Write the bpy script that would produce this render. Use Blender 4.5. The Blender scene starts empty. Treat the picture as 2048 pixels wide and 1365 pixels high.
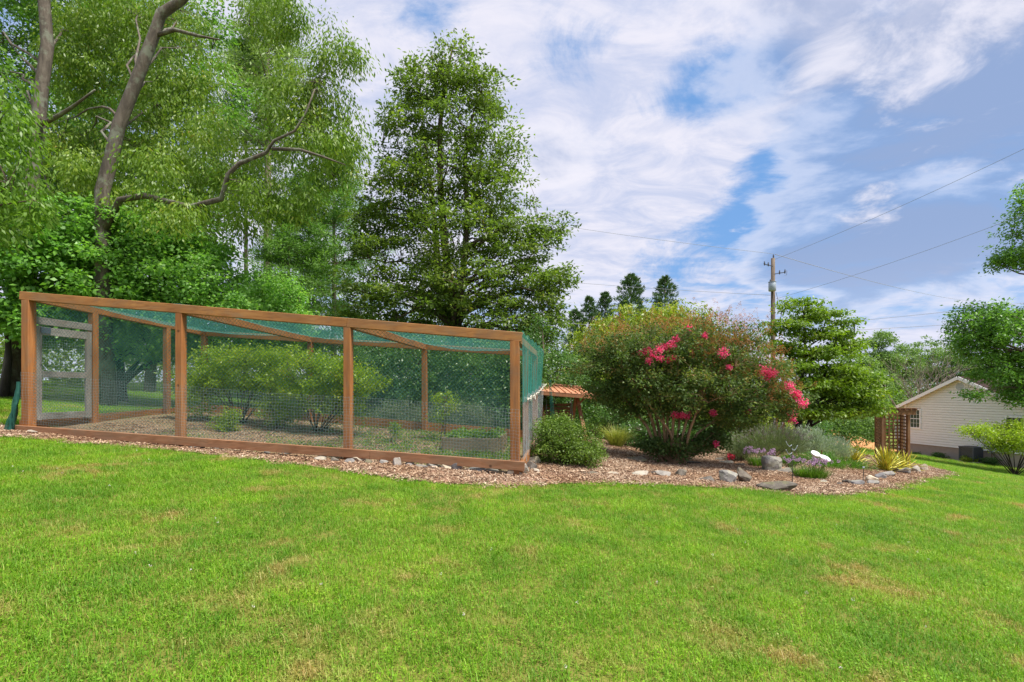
import bpy, bmesh, math, random
import numpy as np
from mathutils import Vector
from mathutils.geometry import delaunay_2d_cdt

R = math.radians
scene = bpy.context.scene
COL = scene.collection

# ------------------------------------------------------------------ camera
EYE = 1.30
F_PX, CX, HOR = 1000.0, 1024.0, 782.0       # focal length in photo pixels, image centre, horizon row
cam_data = bpy.data.cameras.new('camera')
cam = bpy.data.objects.new('camera', cam_data)
COL.objects.link(cam)
cam.location = (0, 0, EYE)
cam.rotation_euler = (R(90), 0, 0)
cam_data.sensor_fit = 'HORIZONTAL'
cam_data.sensor_width = 36
cam_data.lens = 36 * F_PX / 2048
cam_data.shift_y = (HOR - 682.5) / 2048
cam_data.clip_start = 0.05
cam_data.clip_end = 3000
scene.camera = cam

# ------------------------------------------------------------------ light
SUN_EL, SUN_DIR = R(62), Vector((0.62, -0.34))          # direction on the plan towards the sun
SUN_DIR.normalize()
vt = scene.view_settings
vt.view_transform = 'Standard'
vt.look = 'None'
vt.exposure = 0.74
vt.gamma = 1.0
vt.use_curve_mapping = False
sun_data = bpy.data.lights.new('sun', 'SUN')
sun_data.energy = 4.8
sun_data.angle = R(11)
sun_data.color = (1.0, 0.95, 0.86)
sun = bpy.data.objects.new('sun', sun_data)
COL.objects.link(sun)
sv = Vector((SUN_DIR.x * math.cos(SUN_EL), SUN_DIR.y * math.cos(SUN_EL), math.sin(SUN_EL)))
sun.rotation_euler = sv.to_track_quat('Z', 'Y').to_euler()
sun.location = (-20, 10, 40)

world = bpy.data.worlds.new('World')
scene.world = world
scene.cycles.diffuse_bounces = 7
scene.cycles.transmission_bounces = 10
scene.cycles.transparent_max_bounces = 24
world.use_nodes = True


def build_sky():
    nt = world.node_tree
    N, L = nt.nodes, nt.links
    N.clear()
    out = N.new('ShaderNodeOutputWorld')
    bg = N.new('ShaderNodeBackground')
    bg.inputs['Strength'].default_value = 0.10
    L.new(bg.outputs[0], out.inputs['Surface'])
    sky = N.new('ShaderNodeTexSky')
    sky.sky_type = 'NISHITA'
    sky.sun_disc = False
    sky.sun_elevation = SUN_EL
    sky.sun_rotation = math.atan2(SUN_DIR.x, SUN_DIR.y)
    sky.air_density = 1.0
    sky.dust_density = 0.6
    sky.ozone_density = 2.0
    tc = N.new('ShaderNodeTexCoord')
    sep = N.new('ShaderNodeSeparateXYZ')
    L.new(tc.outputs['Generated'], sep.inputs[0])

    def mth(op, a, b=None, c=None, clamp=False):
        n = N.new('ShaderNodeMath')
        n.operation = op
        n.use_clamp = clamp
        for i, v in enumerate((a, b, c)):
            if v is None:
                continue
            if isinstance(v, (int, float)):
                n.inputs[i].default_value = v
            else:
                L.new(v, n.inputs[i])
        return n.outputs[0]

    zc = mth('ADD', mth('MAXIMUM', sep.outputs['Z'], 0.0), 0.16)
    qx = mth('DIVIDE', sep.outputs['X'], zc)
    qy = mth('DIVIDE', sep.outputs['Y'], zc)
    comb = N.new('ShaderNodeCombineXYZ')
    L.new(qx, comb.inputs[0])
    L.new(qy, comb.inputs[1])
    q = comb.outputs[0]

    def qpos(px, py):
        d = Vector(((px - CX) / F_PX, 1.0, (HOR - py) / F_PX)).normalized()
        return (d.x / (d.z + 0.16), d.y / (d.z + 0.16), 0.0)

    def noise(scale, detail, rough, dist, off, sx=1.0, sy=1.0, rot=0.0):
        mp = N.new('ShaderNodeMapping')
        mp.inputs['Scale'].default_value = (sx, sy, 1)
        mp.inputs['Rotation'].default_value = (0, 0, rot)
        mp.inputs['Location'].default_value = off
        L.new(q, mp.inputs[0])
        n = N.new('ShaderNodeTexNoise')
        n.inputs['Scale'].default_value = scale
        n.inputs['Detail'].default_value = detail
        n.inputs['Roughness'].default_value = rough
        n.inputs['Distortion'].default_value = dist
        L.new(mp.outputs[0], n.inputs['Vector'])
        return n.outputs['Fac']

    def blob(px, py, rad, amp):
        dn = N.new('ShaderNodeVectorMath')
        dn.operation = 'DISTANCE'
        L.new(q, dn.inputs[0])
        dn.inputs[1].default_value = qpos(px, py)
        t = mth('DIVIDE', dn.outputs['Value'], rad)
        e = mth('POWER', 2.718, mth('MULTIPLY', mth('MULTIPLY', t, t), -1.0))
        return mth('MULTIPLY', e, amp)

    def ssum(vals):
        s = vals[0]
        for v in vals[1:]:
            s = mth('ADD', s, v)
        return s

    def smooth(v, a, b):
        m = N.new('ShaderNodeMapRange')
        m.interpolation_type = 'SMOOTHSTEP'
        m.inputs['From Min'].default_value = a
        m.inputs['From Max'].default_value = b
        L.new(v, m.inputs['Value'])
        return m.outputs['Result']

    # coverage of the thin sheet of cloud, with the open holes the photograph shows
    cover = ssum([noise(1.7, 14, 0.68, 0.6, (3.1, 1.7, 0), 1.0, 1.0, 0.5),
                  mth('MULTIPLY', noise(6.0, 8, 0.6, 0.4, (9.3, 2.2, 0), 1.0, 2.2, 0.35), 0.22),
                  blob(1390, 195, 0.16, -0.38), blob(1680, 255, 0.21, -0.38), blob(1520, 150, 0.10, -0.22),
                  blob(1850, 400, 0.60, -0.46), blob(1600, 435, 0.34, -0.36), blob(1120, 120, 0.14, -0.22),
                  blob(870, 20, 0.12, -0.22), blob(1150, 620, 0.7, -0.10), blob(1760, 590, 0.55, -0.16),
                  blob(1450, 330, 0.45, 0.16), blob(1120, 430, 0.8, 0.18), blob(1100, 40, 0.4, 0.16)])
    cov = smooth(cover, 0.42, 0.68)
    # thicker grey cumulus
    thick = ssum([noise(1.3, 10, 0.58, 0.3, (1.2, 7.7, 0)),
                  blob(1150, 310, 0.30, 0.20), blob(1850, 150, 0.50, 0.30), blob(1990, 250, 0.45, 0.14),
                  blob(1880, 510, 0.55, 0.24), blob(1690, 100, 0.16, 0.12), blob(1400, 330, 0.6, -0.30),
                  blob(700, 40, 0.4, -0.2)])
    thk = smooth(thick, 0.50, 0.74)
    edge = mth('MULTIPLY', smooth(thick, 0.47, 0.55), mth('SUBTRACT', 1.0, smooth(thick, 0.55, 0.66)))

    def mix(fac, a, b):
        m = N.new('ShaderNodeMix')
        m.data_type = 'RGBA'
        L.new(fac, m.inputs['Factor'])
        for key, v in (('A', a), ('B', b)):
            s = [i for i in m.inputs if i.name == key and i.type == 'RGBA'][0]
            if isinstance(v, tuple):
                s.default_value = v
            else:
                L.new(v, s)
        return [o for o in m.outputs if o.type == 'RGBA'][0]

    wisp = noise(3.4, 10, 0.66, 0.8, (5.0, 5.0, 0), 1.0, 1.6, 0.4)
    white = mix(smooth(wisp, 0.3, 0.7), (3.6, 3.95, 5.2, 1), (5.5, 5.35, 5.9, 1))
    skyc = N.new('ShaderNodeMix')
    skyc.data_type = 'RGBA'
    skyc.blend_type = 'MULTIPLY'
    skyc.inputs['Factor'].default_value = 1.0
    a = [i for i in skyc.inputs if i.type == 'RGBA']
    L.new(sky.outputs[0], a[0])
    a[1].default_value = (0.95, 1.05, 1.1, 1)
    skyo = [o for o in skyc.outputs if o.type == 'RGBA'][0]
    skyo = mix(mth('ADD', 0.72, 0.0), skyo, (1.05, 2.35, 4.8, 1))
    c = mix(mth('MULTIPLY', cov, 0.94), skyo, white)
    c = mix(mth('MULTIPLY', thk, 0.80), c, (2.0, 2.55, 3.95, 1))
    c = mix(mth('MULTIPLY', edge, 0.45), c, (5.8, 5.7, 6.2, 1))
    puff = ssum([noise(4.2, 12, 0.62, 0.4, (2.5, 8.1, 0)), blob(1720, 75, 0.17, 0.20), blob(1650, 130, 0.12, 0.18), blob(2010, 70, 0.18, 0.22), blob(1700, 440, 0.22, 0.16), blob(1960, 290, 0.3, 0.08), mth('MULTIPLY', sep.outputs['Z'], -0.05)])
    c = mix(mth('MULTIPLY', smooth(puff, 0.61, 0.84), 0.85), c, (5.3, 5.25, 5.9, 1))
    # pale haze low down
    hz = mth('SUBTRACT', 1.0, smooth(sep.outputs['Z'], -0.02, 0.26))
    c = mix(mth('MULTIPLY', hz, 0.55), c, (4.4, 4.6, 5.8, 1))
    L.new(c, bg.inputs['Color'])


build_sky()

# ------------------------------------------------------------------ helpers
rng = np.random.default_rng(7)
random.seed(7)


def smoothstep(t):
    t = np.clip(t, 0, 1)
    return t * t * (3 - 2 * t)


GX = np.array([-600, -40, -22, -12, 0, 10, 13, 24, 28, 31, 45, 80, 600], float)
GZ = np.array([2.6, 1.95, 1.45, 0.888, 0, -0.74, -1.12, -2.80, -3.20, -3.32, -4.2, -6.2, -9], float)


def g(x, y):
    x = np.asarray(x, float)
    y = np.asarray(y, float)
    z = sum(np.interp(x + o, GX, GZ) for o in (-2, -1, 0, 1, 2)) / 5.0
    z = z + 0.19 * smoothstep((y - 7.3) / 4.2) * smoothstep((3.2 - x) / 2.6)
    z = z + 0.014 * np.sin(x * 0.83 + 1.1) * np.sin(y * 0.71 + 0.4) + 0.006 * np.sin(x * 2.3 + y * 1.7)
    z = z + 0.08 * np.exp(-((x + 0.4) / 2.4) ** 2 - ((y - 7.8) / 1.3) ** 2)
    z = z - 0.06 * np.clip(y - 31, 0, 30) * smoothstep((x - 14) / 8)
    # clay bank cut beyond the garden
    z = z + 1.5 * np.exp(-(((x - 23.5) / 3.4) ** 2 + ((y - 37.0) / 4.0) ** 2))
    return z


def gz(x, y):
    return float(g(x, y))


def P(px, py, Y):
    """photo pixel at depth Y -> world point"""
    return Vector(((px - CX) / F_PX * Y, Y, EYE + (HOR - py) / F_PX * Y))


def G(px, py):
    """where the ray through a photo pixel meets the ground"""
    ts = np.linspace(1.2, 60, 6000)
    x = (px - CX) / F_PX * ts
    z = EYE + (HOR - py) / F_PX * ts
    d = z - g(x, ts)
    i = int(np.argmax(d <= 0)) if (d <= 0).any() else len(ts) - 1
    return Vector((x[i], ts[i], gz(x[i], ts[i])))


def onground(px, Y, dz=0.0):
    x = (px - CX) / F_PX * Y
    return Vector((x, Y, gz(x, Y) + dz))


def tag(o, label=None, cat=None, group=None, kind=None):
    if label:
        o['label'] = label
    if cat:
        o['category'] = cat
    if group:
        o['group'] = group
    if kind:
        o['kind'] = kind
    return o


def thing(name, loc, label, cat, group=None):
    o = bpy.data.objects.new(name, None)
    o.empty_display_size = 0.1
    COL.objects.link(o)
    o.location = loc
    return tag(o, label, cat, group)


def link(name, me, parent=None):
    o = bpy.data.objects.new(name, me)
    COL.objects.link(o)
    if parent is not None:
        o.parent = parent
    return o


def origin_of(parent):
    v = Vector((0, 0, 0))
    p = parent
    while p is not None:
        v = v + p.location
        p = p.parent
    return v


class MB:
    """mesh in world coordinates; build() moves it into the parent's space"""

    def __init__(self):
        self.v = []
        self.f = []

    def add(self, vs, fs):
        b = len(self.v)
        self.v.extend([tuple(p) for p in vs])
        self.f.extend([tuple(i + b for i in f) for f in fs])

    def hexa(self, p):
        self.add(p, [(0, 3, 2, 1), (4, 5, 6, 7), (0, 1, 5, 4), (1, 2, 6, 5), (2, 3, 7, 6), (3, 0, 4, 7)])

    def box(self, c, s, rz=0.0):
        c = Vector(c)
        ca, sa = math.cos(rz), math.sin(rz)
        pts = []
        for dz in (-0.5, 0.5):
            for dx, dy in ((-0.5, -0.5), (0.5, -0.5), (0.5, 0.5), (-0.5, 0.5)):
                X, Y = dx * s[0], dy * s[1]
                pts.append((c.x + X * ca - Y * sa, c.y + X * sa + Y * ca, c.z + dz * s[2]))
        self.hexa(pts)

    def beam(self, a, b, w, h, up=(0, 0, 1), bev=0.0):
        a, b = Vector(a), Vector(b)
        d = (b - a).normalized()
        up = Vector(up)
        s = d.cross(up)
        if s.length < 1e-4:
            s = d.cross(Vector((1, 0, 0)))
        s.normalize()
        u = s.cross(d).normalized()
        if bev <= 0:
            o = [(-.5, -.5), (.5, -.5), (.5, .5), (-.5, .5)]
            ring = [s * (x * w) + u * (y * h) for x, y in o]
            self.hexa([a + r for r in ring] + [b + r for r in ring])
        else:
            k = bev
            o = [(-w / 2 + k, -h / 2), (w / 2 - k, -h / 2), (w / 2, -h / 2 + k), (w / 2, h / 2 - k),
                 (w / 2 - k, h / 2), (-w / 2 + k, h / 2), (-w / 2, h / 2 - k), (-w / 2, -h / 2 + k)]
            ring = [s * x + u * y for x, y in o]
            vs = [a + r for r in ring] + [b + r for r in ring]
            fs = [tuple(range(7, -1, -1)), tuple(range(8, 16))]
            fs += [(i, (i + 1) % 8, 8 + (i + 1) % 8, 8 + i) for i in range(8)]
            self.add(vs, fs)

    def tube(self, pts, rad, n=8, cap=True):
        pts = [Vector(p) for p in pts]
        k = len(pts)
        if not hasattr(rad, '__len__'):
            rad = [rad] * k
        b = len(self.v)
        ref = None
        for i, p in enumerate(pts):
            d = (pts[min(i + 1, k - 1)] - pts[max(i - 1, 0)])
            if d.length < 1e-9:
                d = Vector((0, 0, 1))
            d.normalize()
            if ref is None:
                ref = d.orthogonal().normalized()
            s = (ref - d * ref.dot(d))
            if s.length < 1e-6:
                s = d.orthogonal()
            s.normalize()
            ref = s
            u = d.cross(s)
            for j in range(n):
                a = 2 * math.pi * j / n
                q = p + s * (math.cos(a) * rad[i]) + u * (math.sin(a) * rad[i])
                self.v.append((q.x, q.y, q.z))
        for i in range(k - 1):
            for j in range(n):
                j2 = (j + 1) % n
                self.f.append((b + i * n + j, b + i * n + j2, b + (i + 1) * n + j2, b + (i + 1) * n + j))
        if cap:
            self.f.append(tuple(b + j for j in range(n - 1, -1, -1)))
            self.f.append(tuple(b + (k - 1) * n + j for j in range(n)))

    def build(self, name, mat, parent=None, smooth=False, extra=None):
        o0 = origin_of(parent) if parent is not None else Vector((0, 0, 0))
        me = bpy.data.meshes.new(name)
        me.from_pydata([(x - o0.x, y - o0.y, z - o0.z) for x, y, z in self.v], [], self.f)
        me.materials.append(mat)
        if smooth:
            me.polygons.foreach_set('use_smooth', [True] * len(me.polygons))
        me.update()
        return link(name, me, parent)


def quads_mesh(name, verts, nper, vals, mat, parent=None):
    """verts (N*nper,3) -> N polygons of nper corners with a face value v"""
    o0 = origin_of(parent) if parent is not None else Vector((0, 0, 0))
    verts = np.asarray(verts, np.float32) - np.array([o0.x, o0.y, o0.z], np.float32)
    n = len(verts) // nper
    me = bpy.data.meshes.new(name)
    me.vertices.add(n * nper)
    me.vertices.foreach_set('co', verts.ravel())
    me.loops.add(n * nper)
    me.loops.foreach_set('vertex_index', np.arange(n * nper, dtype=np.int32))
    me.polygons.add(n)
    me.polygons.foreach_set('loop_start', np.arange(0, n * nper, nper, dtype=np.int32))
    at = me.attributes.new('v', 'FLOAT', 'FACE')
    at.data.foreach_set('value', np.asarray(vals, np.float32))
    me.materials.append(mat)
    me.update(calc_edges=True)
    if name is None:
        return me
    return link(name, me, parent)


def norm(a):
    return a / np.maximum(np.linalg.norm(a, axis=-1, keepdims=True), 1e-9)


def leaf_verts(pos, d, nrm, L, W, fold=0.12, wide_at=0.42):
    d = norm(d)
    s = norm(np.cross(nrm, d))
    n = np.cross(d, s)
    L = L[:, None]
    W = W[:, None]
    a = pos
    b = pos + d * L * wide_at + s * W * 0.5 + n * W * fold
    c = pos + d * L
    e = pos + d * L * wide_at - s * W * 0.5 + n * W * fold
    return np.stack([a, b, c, e], 1).reshape(-1, 3)


def rand_unit(n):
    return norm(rng.normal(size=(n, 3)))


# ------------------------------------------------------------------ materials
def new_mat(name):
    m = bpy.data.materials.new(name)
    m.use_nodes = True
    nt = m.node_tree
    b = nt.nodes['Principled BSDF']
    return m, nt, b


def n_noise(nt, scale, detail=4, rough=0.55, vec=None, dist=0.0):
    n = nt.nodes.new('ShaderNodeTexNoise')
    n.inputs['Scale'].default_value = scale
    n.inputs['Detail'].default_value = detail
    n.inputs['Roughness'].default_value = rough
    n.inputs['Distortion'].default_value = dist
    if vec is not None:
        nt.links.new(vec, n.inputs['Vector'])
    return n.outputs['Fac']


def n_ramp(nt, fac, stops, interp='LINEAR'):
    r = nt.nodes.new('ShaderNodeValToRGB')
    r.color_ramp.interpolation = interp
    el = r.color_ramp.elements
    while len(el) < len(stops):
        el.new(0.5)
    for e, (p, c) in zip(el, stops):
        e.position = p
        e.color = (c[0], c[1], c[2], 1)
    nt.links.new(fac, r.inputs[0])
    return r.outputs[0]


def n_mix(nt, fac, a, b, blend='MIX'):
    m = nt.nodes.new('ShaderNodeMix')
    m.data_type = 'RGBA'
    m.blend_type = blend
    if isinstance(fac, (int, float)):
        m.inputs['Factor'].default_value = fac
    else:
        nt.links.new(fac, m.inputs['Factor'])
    ins = [i for i in m.inputs if i.type == 'RGBA']
    for s, v in zip(ins, (a, b)):
        if isinstance(v, tuple):
            s.default_value = (v[0], v[1], v[2], 1)
        else:
            nt.links.new(v, s)
    return [o for o in m.outputs if o.type == 'RGBA'][0]


def n_math(nt, op, a, b=None, clamp=False):
    n = nt.nodes.new('ShaderNodeMath')
    n.operation = op
    n.use_clamp = clamp
    for i, v in enumerate((a, b)):
        if v is None:
            continue
        if isinstance(v, (int, float)):
            n.inputs[i].default_value = v
        else:
            nt.links.new(v, n.inputs[i])
    return n.outputs[0]


def n_pos(nt, scale=(1, 1, 1), rot=0.0):
    geo = nt.nodes.new('ShaderNodeNewGeometry')
    mp = nt.nodes.new('ShaderNodeMapping')
    mp.inputs['Scale'].default_value = scale
    mp.inputs['Rotation'].default_value = (0, 0, rot)
    nt.links.new(geo.outputs['Position'], mp.inputs[0])
    return mp.outputs[0]


def n_attr(nt, name='v'):
    a = nt.nodes.new('ShaderNodeAttribute')
    a.attribute_name = name
    return a.outputs['Fac']


def n_bump(nt, b, h, strength, dist=0.01):
    bm = nt.nodes.new('ShaderNodeBump')
    bm.inputs['Strength'].default_value = strength
    bm.inputs['Distance'].default_value = dist
    nt.links.new(h, bm.inputs['Height'])
    nt.links.new(bm.outputs[0], b.inputs['Normal'])


def leaf_mat(name, stops, trans=0.35, rough=0.45, tint=(1.15, 1.25, 0.55), spec=0.5):
    m, nt, b = new_mat(name)
    col = n_ramp(nt, n_attr(nt), stops)
    nt.links.new(col, b.inputs['Base Color'])
    b.inputs['Roughness'].default_value = rough
    b.inputs['Specular IOR Level'].default_value = spec
    tr = nt.nodes.new('ShaderNodeBsdfTranslucent')
    tc = n_mix(nt, 1.0, col, tint, 'MULTIPLY')
    nt.links.new(tc, tr.inputs['Color'])
    mx = nt.nodes.new('ShaderNodeMixShader')
    mx.inputs[0].default_value = trans
    nt.links.new(b.outputs[0], mx.inputs[1])
    nt.links.new(tr.outputs[0], mx.inputs[2])
    nt.links.new(mx.outputs[0], nt.nodes['Material Output'].inputs['Surface'])
    return m


def flat_mat(name, col, rough=0.6, var=0.15, scale=8, metal=0.0, bump=0.0, stretch=(1, 1, 1), detail=5):
    m, nt, b = new_mat(name)
    f = n_noise(nt, scale, detail, 0.6, n_pos(nt, stretch))
    lo = tuple(c * (1 - var) for c in col)
    hi = tuple(min(c * (1 + var), 1) for c in col)
    nt.links.new(n_ramp(nt, f, [(0.3, lo), (0.7, hi)]), b.inputs['Base Color'])
    b.inputs['Roughness'].default_value = rough
    b.inputs['Metallic'].default_value = metal
    if bump:
        n_bump(nt, b, f, bump)
    return m


def bark_mat(name, lo, mid, hi, scale=6, lichen=None):
    m, nt, b = new_mat(name)
    f = n_noise(nt, scale, 8, 0.7, n_pos(nt, (1, 1, 0.22)), 0.6)
    col = n_ramp(nt, f, [(0.28, lo), (0.5, mid), (0.75, hi)])
    if lichen:
        l = n_noise(nt, 3.0, 6, 0.7, n_pos(nt))
        msk = n_ramp(nt, l, [(0.52, (0, 0, 0)), (0.62, (1, 1, 1))])
        col = n_mix(nt, msk, col, lichen)
    nt.links.new(col, b.inputs['Base Color'])
    b.inputs['Roughness'].default_value = 0.9
    n_bump(nt, b, f, 0.8, 0.03)
    return m


def wood_mat(name, dark, mid, light, stretch, rot=0.0, rough=0.65, streak=0.5):
    m, nt, b = new_mat(name)
    vec = n_pos(nt, stretch, rot)
    f = n_noise(nt, 9, 7, 0.6, vec, 0.6)
    big = n_noise(nt, 1.6, 3, 0.5, n_pos(nt))
    col = n_ramp(nt, f, [(0.25, dark), (0.5, mid), (0.78, light)])
    col = n_mix(nt, n_ramp(nt, big, [(0.35, (0.0, 0, 0)), (0.7, (0.6, 0.6, 0.6))]), col, dark)
    wt = n_noise(nt, 3.1, 6, 0.7, n_pos(nt, tuple(0.35 + .65 * min(q, 1) for q in stretch), rot), 0.8)
    col = n_mix(nt, n_ramp(nt, wt, [(0.46, (0, 0, 0)), (0.66, (streak, streak, streak))]), col, (0.20, 0.145, 0.095))
    vo = nt.nodes.new('ShaderNodeTexVoronoi')
    vo.inputs['Scale'].default_value = 2.6
    nt.links.new(n_pos(nt, (1, 1, 1)), vo.inputs['Vector'])
    kn = n_ramp(nt, vo.outputs['Distance'], [(0.035, (1, 1, 1)), (0.075, (0, 0, 0))])
    col = n_mix(nt, n_math(nt, 'MULTIPLY', kn, 0.8), col, tuple(c * 0.3 for c in dark))
    nt.links.new(col, b.inputs['Base Color'])
    b.inputs['Roughness'].default_value = rough
    b.inputs['Specular IOR Level'].default_value = 0.3
    n_bump(nt, b, f, 0.25, 0.006)
    return m


def net_mat(name, col, pitch, thick, base=0.0, trans=0.3, rough=0.6, metal=0.0, axes=((1, 0, 0), (0, 0, 1)), diag=False):
    """woven net: strands opaque, holes open; pattern lives in metres on the sheet"""
    m, nt, b = new_mat(name)
    uv = nt.nodes.new('ShaderNodeUVMap')
    uv.uv_map = 'UVMap'
    sp = nt.nodes.new('ShaderNodeSeparateXYZ')
    nt.links.new(uv.outputs[0], sp.inputs[0])
    u, v = sp.outputs[0], sp.outputs[1]
    if diag:
        u, v = n_math(nt, 'ADD', u, v), n_math(nt, 'SUBTRACT', u, v)
    wob = n_noise(nt, 5, 3, 0.5, n_pos(nt))
    wob = n_math(nt, 'MULTIPLY', wob, pitch * 1.5)
    u = n_math(nt, 'ADD', u, wob)
    v = n_math(nt, 'ADD', v, wob)

    def line(x):
        f = n_math(nt, 'FRACT', n_math(nt, 'DIVIDE', x, pitch))
        return n_math(nt, 'LESS_THAN', f, thick / pitch)

    mask = n_math(nt, 'MAXIMUM', line(u), line(v))
    if base > 0:
        mask = n_math(nt, 'MAXIMUM', mask, base)
    big = n_noise(nt, 2.5, 4, 0.6, n_pos(nt))
    c2 = n_ramp(nt, big, [(0.3, tuple(x * 0.8 for x in col)), (0.7, tuple(min(1, x * 1.2) for x in col))])
    nt.links.new(c2, b.inputs['Base Color'])
    b.inputs['Roughness'].default_value = rough
    b.inputs['Metallic'].default_value = metal
    tl = nt.nodes.new('ShaderNodeBsdfTranslucent')
    nt.links.new(c2, tl.inputs['Color'])
    st = nt.nodes.new('ShaderNodeMixShader')
    st.inputs[0].default_value = trans
    nt.links.new(b.outputs[0], st.inputs[1])
    nt.links.new(tl.outputs[0], st.inputs[2])
    tp = nt.nodes.new('ShaderNodeBsdfTransparent')
    mx = nt.nodes.new('ShaderNodeMixShader')
    nt.links.new(mask, mx.inputs[0])
    nt.links.new(tp.outputs[0], mx.inputs[1])
    nt.links.new(st.outputs[0], mx.inputs[2])
    nt.links.new(mx.outputs[0], nt.nodes['Material Output'].inputs['Surface'])
    return m


CAGE_ROT = R(6.79)
M = {}
M['wood_post'] = wood_mat('stained_post_wood', (0.202, 0.077, 0.026), (0.364, 0.143, 0.044), (0.455, 0.207, 0.071), (3, 3, 0.25))
M['wood_rail'] = wood_mat('stained_rail_wood', (0.212, 0.085, 0.028), (0.364, 0.161, 0.050), (0.455, 0.230, 0.078), (0.25, 3, 3), CAGE_ROT)
M['wood_side'] = wood_mat('stained_side_wood', (0.202, 0.080, 0.028), (0.364, 0.149, 0.048), (0.445, 0.207, 0.071), (3, 0.25, 3), CAGE_ROT)
M['wood_low'] = wood_mat('weathered_bottom_board', (0.158, 0.072, 0.034), (0.292, 0.138, 0.068), (0.389, 0.210, 0.121), (0.25, 3, 3), CAGE_ROT)
M['wood_grey'] = wood_mat('weathered_grey_wood', (0.145, 0.123, 0.111), (0.281, 0.255, 0.238), (0.391, 0.365, 0.348), (0.6, 0.6, 3))
M['wood_grey_v'] = wood_mat('weathered_grey_stile', (0.145, 0.123, 0.111), (0.281, 0.255, 0.238), (0.391, 0.365, 0.348), (3, 3, 0.3))
M['wood_planter'] = wood_mat('planter_board', (0.16, 0.12, 0.07), (0.29, 0.23, 0.14), (0.38, 0.32, 0.20), (0.3, 3, 3), CAGE_ROT)
M['wood_arbor'] = wood_mat('arbor_wood', (0.100, 0.045, 0.018), (0.200, 0.093, 0.035), (0.270, 0.134, 0.056), (3, 3, 0.3))
M['wood_swing'] = wood_mat('swing_wood', (0.182, 0.073, 0.035), (0.364, 0.154, 0.070), (0.490, 0.224, 0.112), (3, 3, 0.3))
M['net'] = net_mat('teal_netting', (0.06, 0.185, 0.165), 0.060, 0.0056, 0.0, 0.35, diag=True)
M['net_roof'] = net_mat('teal_roof_netting', (0.06, 0.22, 0.20), 0.022, 0.0050, 0.0, 0.6, diag=True)
M['net_side'] = net_mat('teal_side_netting', (0.06, 0.32, 0.27), 0.016, 0.0050, 0.0, 0.5)
M['net_dark'] = net_mat('dark_gathered_netting', (0.016, 0.11, 0.085), 0.012, 0.0075, 0.0, 0.2)
M['wire'] = net_mat('galvanised_wire_mesh', (0.27, 0.32, 0.34), 0.046, 0.0025, 0.0, 0.0, 0.5, 0.2)
M['wire_side'] = net_mat('galvanised_wire_side', (0.40, 0.46, 0.49), 0.026, 0.0048, 0.0, 0.0, 0.5, 0.2)
M['rope'] = flat_mat('pale_cord', (0.55, 0.52, 0.45), 0.8)
M['trim_white'] = flat_mat('white_trim', (0.86, 0.88, 0.92), 0.45, 0.02)
M['siding'] = flat_mat('cream_siding', (0.80, 0.81, 0.79), 0.6, 0.03, 3)
M['foundation'] = flat_mat('tan_foundation', (0.36, 0.30, 0.26), 0.85, 0.08, 4, bump=0.2)
M['shingle'] = flat_mat('dark_shingles', (0.045, 0.028, 0.026), 0.95, 0.4, 14, bump=0.4)
M['shingle'].node_tree.nodes['Principled BSDF'].inputs['Specular IOR Level'].default_value = 0.08
M['soffit'] = flat_mat('tan_soffit', (0.40, 0.31, 0.20), 0.7, 0.05)
M['metal_dark'] = flat_mat('dark_slate_metal', (0.085, 0.095, 0.13), 0.5, 0.15, 6, 0.2)
M['metal_grey'] = flat_mat('grey_painted_metal', (0.33, 0.38, 0.43), 0.45, 0.1, 6, 0.2)
M['metal_black'] = flat_mat('black_metal', (0.03, 0.03, 0.032), 0.5, 0.2, 8)
M['concrete'] = flat_mat('concrete', (0.45, 0.43, 0.40), 0.9, 0.12, 6, bump=0.2)
M['white_plastic'] = flat_mat('white_plastic', (0.78, 0.78, 0.80), 0.35, 0.04, 4)
M['pole_wood'] = bark_mat('pole_wood', (0.064, 0.045, 0.031), (0.128, 0.094, 0.066), (0.188, 0.146, 0.109), 4)
M['wire_line'] = flat_mat('overhead_wire', (0.26, 0.28, 0.32), 0.6, 0.1)
M['wire_pale'] = flat_mat('pale_overhead_wire', (0.55, 0.56, 0.58), 0.5, 0.1)
M['bark_grey'] = bark_mat('grey_bark', (0.035, 0.028, 0.022), (0.10, 0.08, 0.062), (0.19, 0.16, 0.13), 9, (0.17, 0.18, 0.135))
M['bark_brown'] = bark_mat('brown_bark', (0.035, 0.026, 0.018), (0.095, 0.068, 0.046), (0.17, 0.13, 0.095), 7)
M['bark_dark'] = bark_mat('dark_bark', (0.014, 0.012, 0.010), (0.035, 0.028, 0.022), (0.07, 0.058, 0.048), 7)
M['bark_pine'] = bark_mat('pine_bark', (0.10, 0.075, 0.055), (0.22, 0.175, 0.14), (0.33, 0.28, 0.23), 8)
M['bark_myrtle'] = bark_mat('myrtle_bark', (0.15, 0.085, 0.045), (0.30, 0.19, 0.11), (0.42, 0.29, 0.185), 5)
M['bark_bare'] = bark_mat('bare_branch', (0.13, 0.10, 0.075), (0.23, 0.185, 0.145), (0.33, 0.27, 0.22), 8)


def glass_mat():
    m, nt, b = new_mat('window_glass')
    b.inputs['Base Color'].default_value = (0.035, 0.05, 0.06, 1)
    b.inputs['Roughness'].default_value = 0.08
    b.inputs['Specular IOR Level'].default_value = 0.7
    return m


M['glass'] = glass_mat()


def copper_mat():
    m, nt, b = new_mat('copper_painted_roof')
    f = n_noise(nt, 3, 5, 0.6, n_pos(nt))
    nt.links.new(n_ramp(nt, f, [(0.3, (0.52, 0.23, 0.13)), (0.7, (0.68, 0.34, 0.21))]), b.inputs['Base Color'])
    b.inputs['Roughness'].default_value = 0.38
    b.inputs['Metallic'].default_value = 0.25
    return m


M['copper'] = copper_mat()


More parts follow.
